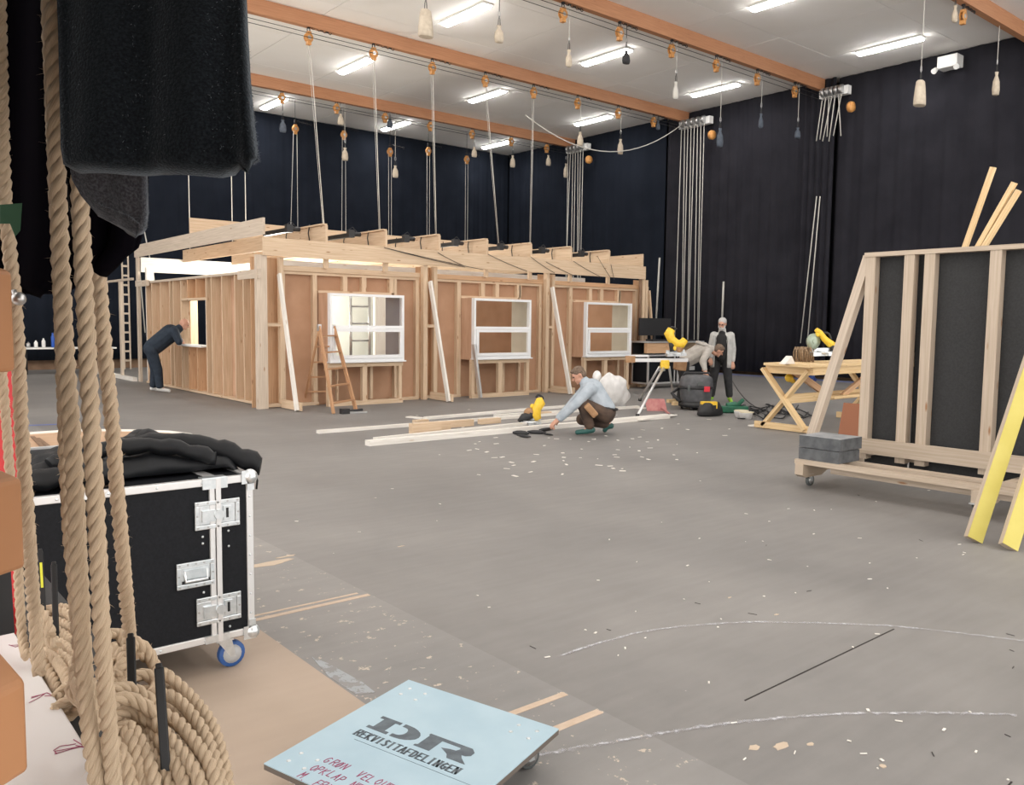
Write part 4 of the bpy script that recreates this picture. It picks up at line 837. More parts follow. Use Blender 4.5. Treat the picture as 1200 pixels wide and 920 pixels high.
q = thing('wall_ladder', 'tall narrow ladder with wooden rungs against the back curtain at far left', 'ladder', (7.6,28.6,0))
a_, b_ = ony(146,430,28.6), ony(153,430,28.6)
for p in (a_, b_): part('rail', PINE_GREY, q, lambda m: m.box(p.x-.02,p.x+.02,28.57,28.62,0,6.2))
for k in range(20): part('rung', PINE_GREY, q, lambda m: m.box(a_.x,b_.x,28.56,28.61,.25+.3*k,.31+.3*k))
for i, (x_, s) in enumerate(((157,.0),(162,.2))):
    p, r_ = ony(157,240,28.4), ony(170,390 if i == 0 else 330,28.4); one('wall_rope', ROPEW, ['left','right'][i]+' pale rope beside the tall narrow ladder at far left', 'rope', lambda m: m.cyl(p+V((i*.15,0,0)), r_+V((i*.3,0,0)), .02, seg=5), 'ropes by the far left ladder')
# round plywood sheet on the floor behind the near case
q = thing('plywood_disc', 'large pale plywood sheet with a white rounded edge behind the near flight cases', 'plywood sheet', (2.3,11.0,0))
E = [onz(*p) for p in ((33,511),(75,508),(115,507),(160,507.5),(200,509),(222,512),(240,520),(240,560),(30,560))]
part('sheet', HARDIN, q, lambda m: m.prism([V((*e[:2],.004)) for e in E],(0,0,.02))); part('edge_band', WHITEWOOD, q, lambda m: m.tube([V((*e[:2],.02)) for e in E[:7]],.035,6))
for i, (a, b) in enumerate((((38,512),(52,526)),((44,514),(60,526)))): one('dark_batten', BROWNBASE, ['left','right'][i]+' thin dark stick lying on the pale plywood sheet', 'stick', lambda m: m.board(onz(*a,.03)+V((0,0,.005)), onz(*b,.03)+V((0,0,.005)), .05, .012), 'sticks on the plywood sheet')
# ================================================================== NEAR FLIGHT CASE
CX0, CX1, CY0, CY1, CZ0, CZ1 = -.35, 1.50, 3.65, 4.50, .165, .905
q = thing('large_flight_case', 'large black flight case on blue casters behind the ropes', 'flight case', ((CX0+CX1)/2,(CY0+CY1)/2,0))
part('case_body', LAM, q, lambda m: m.box(CX0+.008,CX1-.008,CY0+.008,CY1-.008,CZ0+.008,CZ1-.008))
e = .032
def angle(m):
    for b in (CY0, CY1-e):
        for z in (CZ0, CZ1-e): m.box(CX0+e,CX1-e,b,b+e,z,z+e)
    for a in (CX0, CX1-e):
        for z in (CZ0, CZ1-e): m.box(a,a+e,CY0+e,CY1-e,z,z+e)
    for a in (CX0, CX1-e):
        for b in (CY0, CY1-e): m.box(a,a+e,b,b+e,CZ0,CZ1)
part('edge_profile', ALU, q, angle, 'silver aluminium edging', bevel=.003)
SX = 1.325
part('closure_profile', ALU, q, lambda m: (m.box(SX-.025,SX-.002,CY0-.005,CY0+.012,CZ0,CZ1), m.box(SX+.002,SX+.025,CY0-.009,CY0+.012,CZ0,CZ1), m.box(SX-.025,SX+.025,CY0,CY1,CZ1-.003,CZ1+.002)), bevel=.002)
for a in (CX0+.01,CX1-.01):
    for b in (CY0+.01,CY1-.01):
        for z in (CZ0+.01,CZ1-.01): part('ball_corner', ZINC, q, lambda m: (m.ball((a,b,z),.034,14), m.box(a-.045,a+.012,(b-.017 if b < 4 else b+.012),(b-.012 if b < 4 else b+.017),z-.03,z+.03), m.box(a-.02,a+.012,(b-.017 if b < 4 else b+.012),(b-.012 if b < 4 else b+.017),z-.06 if z > .5 else z,z if z > .5 else z+.06)), bevel=0)
def latch(cx, cz, w_, h, kind):
    f = part('latch_dish' if kind else 'handle_dish', ZINC, q, lambda m: (m.box(cx-w_/2,cx+w_/2,CY0-.006,CY0+.004,cz+h/2-.02,cz+h/2), m.box(cx-w_/2,cx+w_/2,CY0-.006,CY0+.004,cz-h/2,cz-h/2+.02), m.box(cx-w_/2,cx-w_/2+.02,CY0-.006,CY0+.004,cz-h/2+.02,cz+h/2-.02), m.box(cx+w_/2-.02,cx+w_/2,CY0-.006,CY0+.004,cz-h/2+.02,cz+h/2-.02), m.box(cx-w_/2+.02,cx+w_/2-.02,CY0-.0015,CY0+.004,cz-h/2+.02,cz+h/2-.02)), bevel=.003)
    mm = MB()
    for i in range(5):
        for zz in (cz-h/2+.009, cz+h/2-.009): mm.cyl((cx-w_/2+.012+(w_-.024)*i/4,CY0-.009,zz),(cx-w_/2+.012+(w_-.024)*i/4,CY0-.005,zz),.0045,seg=8)
    for i in (-1,1): mm.cyl((cx+i*(w_/2-.009),CY0-.009,cz),(cx+i*(w_/2-.009),CY0-.005,cz),.0045,seg=8)
    mm.build('rivets', STEEL, f)['kind'] = 'stuff'
    mm = MB()
    if kind:
        mm.box(cx-w_/2+.03,cx-.012,CY0-.014,CY0-.002,cz-.028,cz+.022); mm.cyl((cx+.002,CY0-.022,cz),(cx+.002,CY0-.002,cz),.022,seg=14); mm.box(cx+.025,cx+.06,CY0-.008,CY0-.002,cz-.03,cz+.032)
        mm.build('butterfly_catch', ZINC, f); mm = MB(); mm.box(cx+.036,cx+.047,CY0-.0095,CY0-.007,cz-.02,cz+.024); mm.build('slot', BLACK, f)
    else:
        mm.box(cx-w_/2+.022,cx+w_/2-.022,CY0-.0025,CY0-.001,cz-h/2+.022,cz-h/2+.035); mm.build('slot', BLACK, f)
        mm = MB(); mm.tube([(cx-w_/2+.035,CY0-.006,cz+.02),(cx-w_/2+.035,CY0-.012,cz-.024),(cx+w_/2-.035,CY0-.012,cz-.024),(cx+w_/2-.035,CY0-.006,cz+.02)],.007,8); mm.box(cx-w_/2+.03,cx+w_/2-.03,CY0-.008,CY0-.003,cz-.015,cz+.025); mm.build('grip', ZINC, f)
latch(1.335,.745,.20,.125,1); latch(1.335,.315,.20,.125,1); latch(1.235,.49,.165,.115,0)
def riv(m):
    for i in range(10): m.ball((CX0+.1+.19*i,CY0-.001,CZ1-.016),.0055,8); m.ball((CX0+.1+.19*i,CY0-.001,CZ0+.016),.0055,8)
    for i in range(7): m.ball((CX1-.018,CY0-.001,CZ0+.1+.09*i),.005,8)
    for z in (.62,.65,.40,.37): m.ball((1.27,CY0+.006,z),.006,8)
    for z in (.59,.66,.22,.19): m.ball((1.385,CY0+.006,z),.006,8)
part('rivet_heads', ZINC, q, riv)['kind'] = 'stuff'
part('hinge_plate', ZINC, q, lambda m: (m.box(SX-.055,SX+.055,CY0-.008,CY0+.002,CZ0,CZ0+.035), m.box(SX-.055,SX+.055,CY0-.008,CY0+.002,CZ1-.045,CZ1+.002), m.box(SX-.055,SX+.055,CY0,CY0+.05,CZ1,CZ1+.004)))
part('caster_board', BLACKP, q, lambda m: m.box(CX0+.05,CX1-.04,CY0+.03,CY1-.03,CZ0-.012,CZ0))
for p in ((1.38,3.74),(-.2,3.74),(1.38,4.4),(-.2,4.4)): caster(q, (*p,0), .062, BLUEW, hub=mat('hub_grey',(.45,.46,.47),.4) if p == (1.38,3.74) else STEEL)
part('lid_seam', ALU, q, lambda m: m.box(CX0+.03,CX1-.03,CY1-.09,CY1-.075,CZ1-.002,CZ1+.003))
t = small_case(-.4,1.05,4.56,5.15,.165,.90,'second black flight case behind the large near flight case',None)
for a in (-.3,.95):
    for b in (4.65,5.05): part('caster', BLUEW, t, lambda m: m.lathe((a,b,.075),[(.02,-.02),(.075,-.02),(.075,.02),(.02,.02)],14,axis=(0,1,0))); part('caster_fork', ZINC, t, lambda m: m.box(a-.03,a+.03,b-.03,b+.03,.1,.17))
# black jacket on top of the case
JN = 46; JM = 22
JK = mat('black_quilted_nylon', (.0025,.003,.004), .5, col2=(.006,.007,.009), scale=7, bump=.5, spec=.3)
def jh(u, v): return (max(0, math.sin(PI*min(max(v,0),1)))**.45)*(max(0, math.sin(PI*min(max(u,0),1)))**.4)
t = thing('black_jacket', 'black padded jacket lying folded over the large flight case', 'jacket', (1.1,3.95,CZ1))
Pj = []
def jpos(u, v):
    x = .62+u*.93; y = 3.78+v*.42+.06*math.sin(u*3); h = jh(u,v)*(.135+.025*math.sin(u*9+v*3)-.02*math.cos(u*17))+.012*math.sin(u*40+6*math.sin(v*5))*math.sin(v*PI)+.008*math.sin(v*30+u*9)
    z = CZ1+.006+max(0, h)
    if u > .90: z -= (u-.90)*1.1; x -= 0
    return V((x, y, z))
mm = MB(); mm.grid([[jpos(i/JN, j/JM) for j in range(JM+1)] for i in range(JN+1)], 0, True, .05)
mm.build('jacket_body', JK, t, solid=-.005)
def sleeve(pts, r): 
    return lambda m: m.tube([p+V((0,0,.006*math.sin(i*2.1))) for i, p in enumerate(pts)], [r*(1+.12*math.sin(i*1.7)) for i in range(len(pts))], 12)
def curve(P, n=10):
    P = [V(p) for p in P]; Q = []
    for i in range(len(P)-1):
        p0, p1, p2, p3 = P[max(i-1,0)], P[i], P[i+1], P[min(i+2,len(P)-1)]
        for k in range(n):
            s = k/n; Q.append(.5*((2*p1)+(p2-p0)*s+(2*p0-5*p1+4*p2-p3)*s*s+(3*p1-p0-3*p2+p3)*s**3))
    Q.append(P[-1]); return Q
part('sleeve', JK, t, sleeve(curve([(1.0,4.06,1.01),(1.25,3.98,1.03),(1.45,3.88,.99),(1.60,3.80,.91)],6),.048))
part('sleeve', JK, t, sleeve(curve([(.95,3.80,.955),(.75,3.76,.955),(.60,3.80,.945),(.58,3.86,.94)],6),.045))
part('collar', JK, t, sleeve(curve([(.72,3.86,.99),(.95,3.90,1.04),(1.2,3.86,1.03),(1.38,3.78,.97)],6),.035))
part('drawstring', BLACK, t, lambda m: m.tube([(1.54,3.74,.90),(1.55,3.72,.86),(1.545,3.72,.82)],.005,5))
# ================================================================== DOLLY with stencil
A, B, D = V((1.81,2.83,.14)), V((2.01,2.14,.14)), V((1.08,2.57,.14)); U = B-A; W_ = D-A
q = thing('furniture_dolly', 'pale blue painted dolly board with black stencilled letters', 'dolly', tuple(A+U*.5+W_*.5-V((0,0,.14))))
def duv(u, v, z=.0): p = A+U*u+W_*v; return V((p.x,p.y,.14+z))
part('board', [PLYEDGE, SKYB], q, lambda m: m.prism([duv(0,0,-.022),duv(1,0,-.022),duv(1,1,-.022),duv(0,1,-.022)],(0,0,.018))); part('painted_top', SKYB, q, lambda m: m.prism([duv(0,0,-.004),duv(1,0,-.004),duv(1,1,-.004),duv(0,1,-.004)],(0,0,.004)), 'pale blue painted top face')
for u0 in (.08,.81):
    for v0 in (.08,.85):
        for a, b in ((0,0),(.11,0),(.0,.075),(.11,.08)): part('bolt', ZINC, q, lambda m: m.lathe(duv(u0+a,v0+b),[(.008,0),(.0075,.001),(.004,.0022)],10))
        c = duv(u0+.055,v0+.04); caster(q, (c.x-.02,c.y,0), .044, RUBBER)
def ink(name, mt, polys, lab=None):
    m = MB()
    for P in polys: m.prism([duv(a,b,.0003) for a, b in P], (0,0,.0006))
    o = m.build(name, mt, q)
    if lab: o['label'] = lab
# D and R stencil letters: local letter box x 0..1, y 0 (top)..1 (bottom)
def lt(x0, wd, y0, ht, polys): return [[(x0+a*wd, y0+b*ht) for a, b in P] for P in polys]
def arc(cx, cy, rx, ry, a0, a1, n=10): return [(cx+rx*math.cos(math.radians(a0+(a1-a0)*k/n)), cy+ry*math.sin(math.radians(a0+(a1-a0)*k/n))) for k in range(n+1)]
Dp = [[(0,0),(.46,0),(.46,.17),(.36,.17),(.36,.83),(.46,.83),(.46,1),(0,1),(0,.83),(.1,.83),(.1,.17),(0,.17)],
      [(.53,0)]+arc(.62,.5,.38,.5,-90,90)+[(.53,1),(.53,.80)]+arc(.60,.5,.12,.30,90,-90)+[(.53,.20)]]
Rp = [[(0,0),(.95,0),(1.05,.2),(1.05,.45),(.97,.58),(.895,.59),(.95,.75),(1.12,1.05),(.725,1.06),(.66,.85),(.61,.78),(.45,.6),(.6,.5),(.73,.46),(.77,.3),(.74,.2),(.34,.2),(.335,1.05),(-.02,1.05),(-.02,.95),(.03,.9),(.03,.15),(0,.1)]]
ink('stencil_logo', STENCIL, lt(.165,.295,.385,.125,Dp)+lt(.485,.275,.385,.12,Rp), 'dark stencilled letters DR')
STROKE = {'R':[[(0,1),(0,0),(.7,0),(.8,.25),(.6,.5),(0,.5)],[(.4,.5),(.8,1)]],'E':[[(.7,0),(0,0),(0,1),(.7,1)],[(0,.5),(.55,.5)]],'K':[[(0,0),(0,1)],[(.75,0),(.05,.5),(.8,1)]],'V':[[(0,0),(.4,1),(.8,0)]],
 'I':[[(.3,0),(.3,1)]],'S':[[(.75,.1),(.4,0),(.05,.2),(.4,.48),(.75,.75),(.4,1),(0,.9)]],'T':[[(0,0),(.8,0)],[(.4,0),(.4,1)]],'A':[[(0,1),(.4,0),(.8,1)],[(.18,.6),(.62,.6)]],'F':[[(.7,0),(0,0),(0,1)],[(0,.5),(.55,.5)]],
 'D':[[(0,0),(0,1),(.5,.95),(.75,.5),(.5,.05),(0,0)]],'L':[[(0,0),(0,1),(.7,1)]],'N':[[(0,1),(0,0),(.7,1),(.7,0)]],'G':[[(.75,.15),(.4,0),(0,.4),(.1,.85),(.45,1),(.75,.8),(.75,.55),(.45,.55)]],'O':[[(.4,0),(.05,.3),(.05,.7),(.4,1),(.75,.7),(.75,.3),(.4,0)]],
 'U':[[(0,0),(.05,.8),(.4,1),(.7,.8),(.75,0)]],'P':[[(0,1),(0,0),(.6,.02),(.75,.28),(.55,.52),(0,.52)]],'M':[[(0,1),(.05,0),(.4,.6),(.75,0),(.8,1)]],'Y':[[(0,0),(.4,.5),(.8,0)],[(.4,.5),(.35,1)]],'.':[[(.1,.92),(.2,1)]],' ':[],'Ø':[[(.4,0),(.05,.3),(.05,.7),(.4,1),(.75,.7),(.75,.3),(.4,0)],[(0,1),(.8,0)]]}
def writing(name, mt, text, u, v, cw, chh, th, slab=False, jitter=0, lab=None, slant=0):
    m = MB(); Ul, Wl = U.length, W_.length
    for k, ch in enumerate(text):
        jx, jy = R.uniform(-jitter,jitter), R.uniform(-jitter,jitter)
        for st in STROKE[ch]:
            pts = [duv(u+(k+a*.78+slant*(1-b)+jx)*cw, v+(b+jy)*chh, .0006) for a, b in st]
            for p, r_ in zip(pts, pts[1:]):
                d = (r_-p).normalized()*th*.35; vert = abs((r_-p).normalized().dot(W_.normalized())) > .7
                m.board(p-d, r_+d, th*(2.0 if slab and vert else 1), .0008)
            if slab:
                for p in (pts[0], pts[-1]): m.board(p-U.normalized()*cw*Ul*.22, p+U.normalized()*cw*Ul*.22, th*.8, .0008)
    o = m.build(name, mt, q); o['kind'] = 'stuff'
    if lab: o['label'] = lab
writing('stencil_lettering', STENCIL, 'REKVISITAFDELINGEN', .165, .545, .0362, .05, .0042, True, 0, 'dark stencilled word REKVISITAFDELINGEN')
part('pencil_line', STENCIL, q, lambda m: m.board(duv(.2,.625,.0004), duv(.98,.625,.0004), .0012, .0005))
writing('handwriting', REDINK, 'GRØN  VELOUR', .22, .80, .035, .045, .003, jitter=.12, lab='red handwriting GRØN VELOUR', slant=.2)
writing('handwriting', REDINK, 'OPKLAP NR.', .21, .875, .035, .045, .003, jitter=.12, lab='red handwriting OPKLAP NR.', slant=.2)
writing('handwriting', REDINK, 'M. FRYN', .21, .95, .035, .045, .003, jitter=.12, lab='red handwriting M. FRYN', slant=.2)
# ================================================================== FOREGROUND: PIN RAIL, ROPES, CLOTH
one('pin_rail_board', mat('rail_white', (.64,.62,.61), .55), 'white painted rail board with red pencil marks at the lower left', 'rail', lambda m: m.box(-.35,.290,.55,2.45,.90,.95), bevel=.004)
rail = bpy.data.objects['pin_rail_board']
def rz_(px, py): p = onz(px, py, .9508); return p
def red(px): 
    m = MB()
    for a, b in zip(px, px[1:]): m.board(rz_(*a), rz_(*b), .0012, .0006)
    o = m.build('pencil_mark', REDINK, rail); return o
RK = lambda L: [(a/3.832, 680+b/3.833) for a, b in L]
red(RK([(140,530),(210,505),(240,518),(200,520)])); red(RK([(130,550),(180,525),(200,510),(140,525)])); red(RK([(240,765),(270,745),(310,740),(340,735)])); red(RK([(245,780),(330,755),(370,745),(245,768),(255,780)])); red(RK([(330,715),(388,752),(340,742)])); red(RK([(40,290),(70,300),(95,290),(50,292)]))
one('pin_rail_steel', BLACK, 'black steel pin rail beside the white board, under the rope coils', 'rail', lambda m: (m.box(.31,.46,.55,2.6,.86,.885),))
one('rail_post', ORBL, 'post', 'post', lambda m: m.prism([far(-60,735,1.05),far(2,750,1.05),far(30,795,.93),far(31,905,.93),far(-60,925,.93)],(-.05,-.0,-.0)), bevel=.004) if False else None
def slab3(name, mt, lab, cat, pts, off, bevel=.006): return one(name, mt, lab, cat, lambda m: m.prism([V(p) for p in pts], off), None, bevel=bevel)
# lower post: a box whose right front edge shows at x=30..34 px
c = far(33,900,.98); t_ = onz(30,797,c.z+.0)
z_lo = far(34,908,.98).z; corner = far(31,797,.98)
slab3('rail_post', ORBL, 'brown timber post with a sloped top at the lower left edge', 'post', [(corner.x,corner.y,z_lo),(corner.x,corner.y,corner.z),(corner.x-.035,corner.y+.04,corner.z+.055),(corner.x-.3,corner.y+.33,corner.z+.055),(corner.x-.3,corner.y+.33,z_lo)], (-.16,-.12,0))
corner = far(27,560,1.12); lo = far(28,668,1.12).z
slab3('rail_cross_arm', ORBL, 'brown timber arm jutting out at the left edge in front of the red panel', 'post', [(corner.x,corner.y,lo),(corner.x,corner.y,corner.z),(corner.x-.07,corner.y+.03,corner.z+.04),(corner.x-.4,corner.y+.3,corner.z+.04),(corner.x-.4,corner.y+.3,lo)], (-.08,-.06,0))
corner = far(15,318,1.22); lo = far(17,436,1.22).z
slab3('upright_post', ORBL, 'brown upright timber at the upper left edge under the dark cloth', 'post', [(corner.x,corner.y,lo),(corner.x,corner.y,corner.z),(corner.x-.03,corner.y+.02,corner.z+.012),(corner.x-.4,corner.y+.3,corner.z+.012),(corner.x-.4,corner.y+.3,lo)], (-.08,-.06,0))
pr0, pr1 = far(2,425,1.9), far(22,740,1.9)
slab3('red_panel', REDM, 'bright red panel behind the left edge timbers', 'panel', [far(-60,430,1.9),far(13,430,1.9),far(21,560,1.9),far(23,760,1.9),far(-60,760,1.9)], tuple(ray(18,560)*.03), 0)
# belaying pins
for i, (pa_, pb_, wd_, lab) in enumerate((((47,643,1.92),(52,735,1.90),.011,'farthest black belaying pin with a yellow mark, rising over the coils'),((63,658,1.80),(66,750,1.78),.012,'second black belaying pin from the far end'),((153,742,1.33),(155,812,1.30),.013,'black belaying pin nearest but one, rope tied beside it'),((186,777,1.19),(192,868,1.17),.013,'nearest black flat belaying pin at the bottom of the picture'))):
    a_, b_ = far(*pa_), far(*pb_); t = thing('belaying_pin', lab, 'pin', tuple(b_), 'black belaying pins'); up_ = (a_-b_).normalized()
    part('pin_bar', BLACK, t, lambda m: m.board(b_-up_*.06,a_-up_*.006,wd_,.006,(.35,.94,0)), bevel=.002); part('pin_tip', BLACK, t, lambda m: m.board(a_-up_*.008,a_,wd_*.7,.007,(.35,.94,0)), bevel=.002)
    if i == 0: part('mark', mat('yellow_mark',(.7,.7,.05),.6), t, lambda m: m.board(b_+up_*.09-V((.001,.006,0)),a_-up_*.03-V((.001,.006,0)),.005,.001,(.35,.94,0)), 'yellow tape mark')
one('belaying_pin', BLACK, 'short black pin at the left edge standing over the white board', 'pin', lambda m: m.board(far(2,660,1.3), far(7,742,1.3), .02, .02), 'black belaying pins')
# ---- three-strand rope
def twist(m, path, r, lay, seg=7, step=.009):
    P = [V(p) for p in path]; D_ = [0]
    for a, b in zip(P, P[1:]): D_.append(D_[-1]+(b-a).length)
    L = D_[-1]; n = max(4, int(L/step)); Q = []; j = 0
    for i in range(n+1):
        s = L*i/n
        while j < len(P)-2 and D_[j+1] < s: j += 1
        f = (s-D_[j])/max(D_[j+1]-D_[j],1e-9); Q.append(P[j].lerp(P[j+1], min(max(f,0),1)))
    fr = []; nrm = None
    for i in range(n+1):
        t = (Q[min(i+1,n)]-Q[max(i-1,0)]).normalized()
        nrm = t.orthogonal().normalized() if nrm is None else (nrm-t*nrm.dot(t)).normalized()
        fr.append((nrm.copy(), t.cross(nrm)))
    a0 = R.uniform(0,6)
    for k in range(3):
        pts = []
        for i in range(n+1):
            a = a0+2*PI*(L*i/n)/lay+k*2*PI/3; pts.append(Q[i]+(fr[i][0]*math.cos(a)+fr[i][1]*math.sin(a))*r*.50)
        m.tube(pts, r*.56, seg)
    return Q
FIB = []
def fibres(m, Q, r, dens):
    L = sum((b-a).length for a, b in zip(Q, Q[1:]))
    for _ in range(int(L*dens)):
        i = R.randrange(len(Q)-1); d = V((R.gauss(0,1),R.gauss(0,1),R.gauss(0,1))).normalized(); p = Q[i]+d*r*.9; q_ = p+(d+V((R.gauss(0,.8),R.gauss(0,.8),R.gauss(0,.8)))).normalized()*R.uniform(.003,.011); s = d.orthogonal().normalized()*.00035
        v = [m.b.verts.new(x) for x in (p-s, p+s, q_)]; m.face(v)
def rope(label, pts, r, lay=.058, extra=(), dens=260, name='manila_rope', grp=None):
    t = thing(name, label, 'rope', tuple(V(pts[0] if not callable(pts) else (0,0,0))), grp)
    path = curve(pts, 12); m = MB(); Q = twist(m, path, r, lay); m.build('rope_strands', MANILA, t)
    fm = MB(); fibres(fm, Q, r, dens)
    extra = list(extra)+[[V(p)+V((R.uniform(-.006,.014),R.uniform(-.01,.012),-.026)) for p in ex] for ex in extra]
    for k, ex in enumerate(extra):
        mm = MB(); Q2 = twist(mm, curve(ex, 10), r*.97, lay); mm.build('rope_coil', MANILA, t); fibres(fm, Q2, r, dens*.5)
    o = fm.build('loose_fibres', FIBRE, t); o['kind'] = 'stuff'
    return t
f3 = lambda L: [far(*p) for p in L]
GR = 'manila ropes on the pin rail'
rope('thick beige rope hanging left of centre, front one of the close pair', f3([(49,-320,1.02),(58,-30,1.02),(64,130,1.02),(70,280,1.02),(77,420,1.02),(85,520,1.02),(92,654,1.03),(99,793,1.05),(105,860,1.06),(111,900,1.07),(117,940,1.08),(121,975,1.08)]), .0108, grp=GR,
     extra=[f3(L) for L in ([(104,800,1.15),(120,826,1.2),(145,818,1.24),(165,824,1.25),(184,838,1.25)],[(122,812,1.25),(150,806,1.3),(175,820,1.3),(187,838,1.28)],
      [(134,870,1.17),(146,892,1.15),(154,930,1.12)],[(132,864,1.2),(150,850,1.22),(168,880,1.18),(180,915,1.14),(186,955,1.12)],[(136,850,1.24),(150,862,1.2),(160,892,1.16),(168,935,1.13)])])
rope('thick beige rope close behind the front left one', f3([(46,-320,1.1),(56,-30,1.1),(68,250,1.1),(74,420,1.1),(80,584,1.1),(88,689,1.1),(95,770,1.1),(102,815,1.1),(110,850,1.12)]), .0100, grp=GR,
     extra=[f3(L) for L in ([(95,765,1.2),(88,790,1.2),(96,815,1.15),(108,835,1.12)],)])
rope('thick beige rope second from the right, falling to the coils', f3([(77,-320,1),(86,-30,1),(90,120,1.0),(96,280,1.0),(101,380,1.0),(105,463,1.0),(110,554,1.0),(115,650,1.01),(121,770,1.03),(126,830,1.05),(130,880,1.07),(134,930,1.08)]), .0106, grp=GR,
     extra=[f3(L) for L in ([(165,836,1.3),(198,840,1.27),(225,866,1.22),(248,903,1.16),(258,955,1.1)],[(182,810,1.36),(210,822,1.33),(238,858,1.27),(256,908,1.2),(263,955,1.15)],
      [(192,788,1.42),(222,815,1.38),(248,850,1.31),(264,905,1.23),(269,955,1.17)],[(140,852,1.26),(170,840,1.26),(200,868,1.21),(230,908,1.15),(245,955,1.1)],[(168,848,1.27),(190,872,1.21),(210,903,1.16),(224,955,1.1)],
      [(165,858,1.25),(182,885,1.2),(198,918,1.15),(206,955,1.12)],[(150,880,1.18),(165,905,1.15),(176,950,1.12)],[(120,870,1.2),(128,895,1.17),(134,930,1.15)])])
rope('slimmer beige rope at the right, tied off at a black pin', f3([(87,-320,1.25),(96,-30,1.25),(106,200,1.25),(114,295,1.25),(122,402,1.25),(131,493,1.25),(136,560,1.26),(141,619,1.28),(147,690,1.32),(151,737,1.38),(152,765,1.42)]), .0112, grp=GR,
     extra=[f3(L) for L in ([(154,750,1.45),(172,762,1.47),(182,785,1.46),(180,806,1.42),(166,812,1.4)],[(148,800,1.4),(166,790,1.42),(184,800,1.42),(178,815,1.36)],[(126,745,1.5),(138,742,1.52),(148,755,1.5),(146,775,1.45),(136,788,1.42)],
      [(126,758,1.48),(136,762,1.48),(143,776,1.44),(134,796,1.4)],[(122,780,1.42),(135,775,1.45),(150,786,1.44),(146,806,1.38)],[(122,800,1.38),(138,800,1.4),(150,812,1.38)],[(128,790,1.4),(142,793,1.41),(156,800,1.4)])])
rope('beige rope beside the red panel, falling to the far coils', f3([(-11,-320,1.35),(-2,-30,1.35),(4,200,1.35),(12,300,1.35),(18,360,1.35),(22,430,1.35),(25,500,1.35),(29,560,1.35),(33,619,1.36),(37,680,1.4),(41,730,1.44),(46,790,1.4)]), .0112, grp=GR,
     extra=[f3(L) for L in ([(47,722,1.9),(62,716,1.92),(80,720,1.9),(95,735,1.8)],[(46,732,1.85),(62,728,1.88),(82,734,1.84),(96,748,1.75)],[(48,744,1.8),(60,738,1.82),(78,746,1.78),(94,762,1.7)],
      [(46,752,1.72),(60,750,1.74),(76,758,1.7),(92,774,1.62)],[(50,716,1.95),(66,712,1.97),(84,714,1.93)],[(45,762,1.65),(58,768,1.62),(72,784,1.56),(84,806,1.5)],[(50,775,1.6),(60,792,1.55),(68,812,1.5)],
      [(48,756,1.66),(62,762,1.66),(80,776,1.6),(96,790,1.5)],[(62,770,1.6),(76,790,1.54),(86,815,1.46)],[(42,712,1.6),(52,724,1.58),(60,745,1.56)],[(66,818,1.45),(78,806,1.48),(92,795,1.46)],[(62,832,1.4),(76,824,1.42),(92,808,1.42)])])
rope('rope at the far left edge crossing the red panel', f3([(-3,380,1.6),(3,440,1.6),(9,520,1.6),(14,580,1.6),(20,650,1.6),(23,700,1.62),(26,745,1.6),(31,770,1.55)]), .0090, grp=GR)
one('grommet_ring', STEEL, 'small steel shackle on the left rope beside the brown timber', 'shackle', lambda m: (m.ball(far(22,350,1.33),.011,12,sc=(1,1,1)), m.cyl(far(20,352,1.34),far(16,340,1.34),.004,seg=8)))
one('green_tape', mat('green_tape',(.01,.07,.025),.7), 'piece of green tape on the dark cloth at the left edge', 'tape', lambda m: m.prism([far(0,240,1.32),far(26,238,1.32),far(24,270,1.32),(far(18,277,1.32)),far(12,262,1.32),far(0,262,1.32)],(0,.003,0)))
# ---- velour cloth hanging into the top left
VEL = bpy.data.materials.new('black_velour'); VEL.use_nodes = True
b_ = VEL.node_tree.nodes['Principled BSDF']; b_.inputs['Base Color'].default_value = (.006,.008,.011,1); b_.inputs['Roughness'].default_value = .95; b_.inputs['Sheen Weight'].default_value = .35; b_.inputs['Sheen Roughness'].default_value = .5; b_.inputs['Sheen Tint'].default_value = (.6,.7,.8,1); b_.inputs['Specular IOR Level'].default_value = .1
nt_ = VEL.node_tree; tc_ = nt_.nodes.new('ShaderNodeTexCoord'); no_ = nt_.nodes.new('ShaderNodeTexNoise'); no_.inputs['Scale'].default_value = 420; no_.inputs['Detail'].default_value = 5
rp_ = nt_.nodes.new('ShaderNodeValToRGB'); rp_.color_ramp.elements[0].color = (.002,.003,.005,1); rp_.color_ramp.elements[1].color = (.013,.017,.021,1); rp_.color_ramp.elements[0].position = .38; rp_.color_ramp.elements[1].position = .70
bp_ = nt_.nodes.new('ShaderNodeBump'); bp_.inputs['Strength'].default_value = .6; bp_.inputs['Distance'].default_value = .002
nt_.links.new(tc_.outputs['Object'], no_.inputs[0]); nt_.links.new(no_.outputs[0], rp_.inputs[0]); nt_.links.new(rp_.outputs[0], b_.inputs['Base Color']); nt_.links.new(no_.outputs[0], bp_.inputs['Height']); nt_.links.new(bp_.outputs[0], b_.inputs['Normal'])
VELD = mat('unlit_velour', (.002,.0015,.003), .98, spec=.05)  # darker velour without sheen, the shade put into its colour
VELG = VEL.copy(); VELG.name = 'lit_velour_underside'; [setattr(e, 'color', c) for e, c in zip([n for n in VELG.node_tree.nodes if n.type == 'VALTORGB'][0].color_ramp.elements, ((.025,.025,.03,1),(.075,.075,.085,1)))]  # greyish fuzzy underside, with the light on it put into the colour
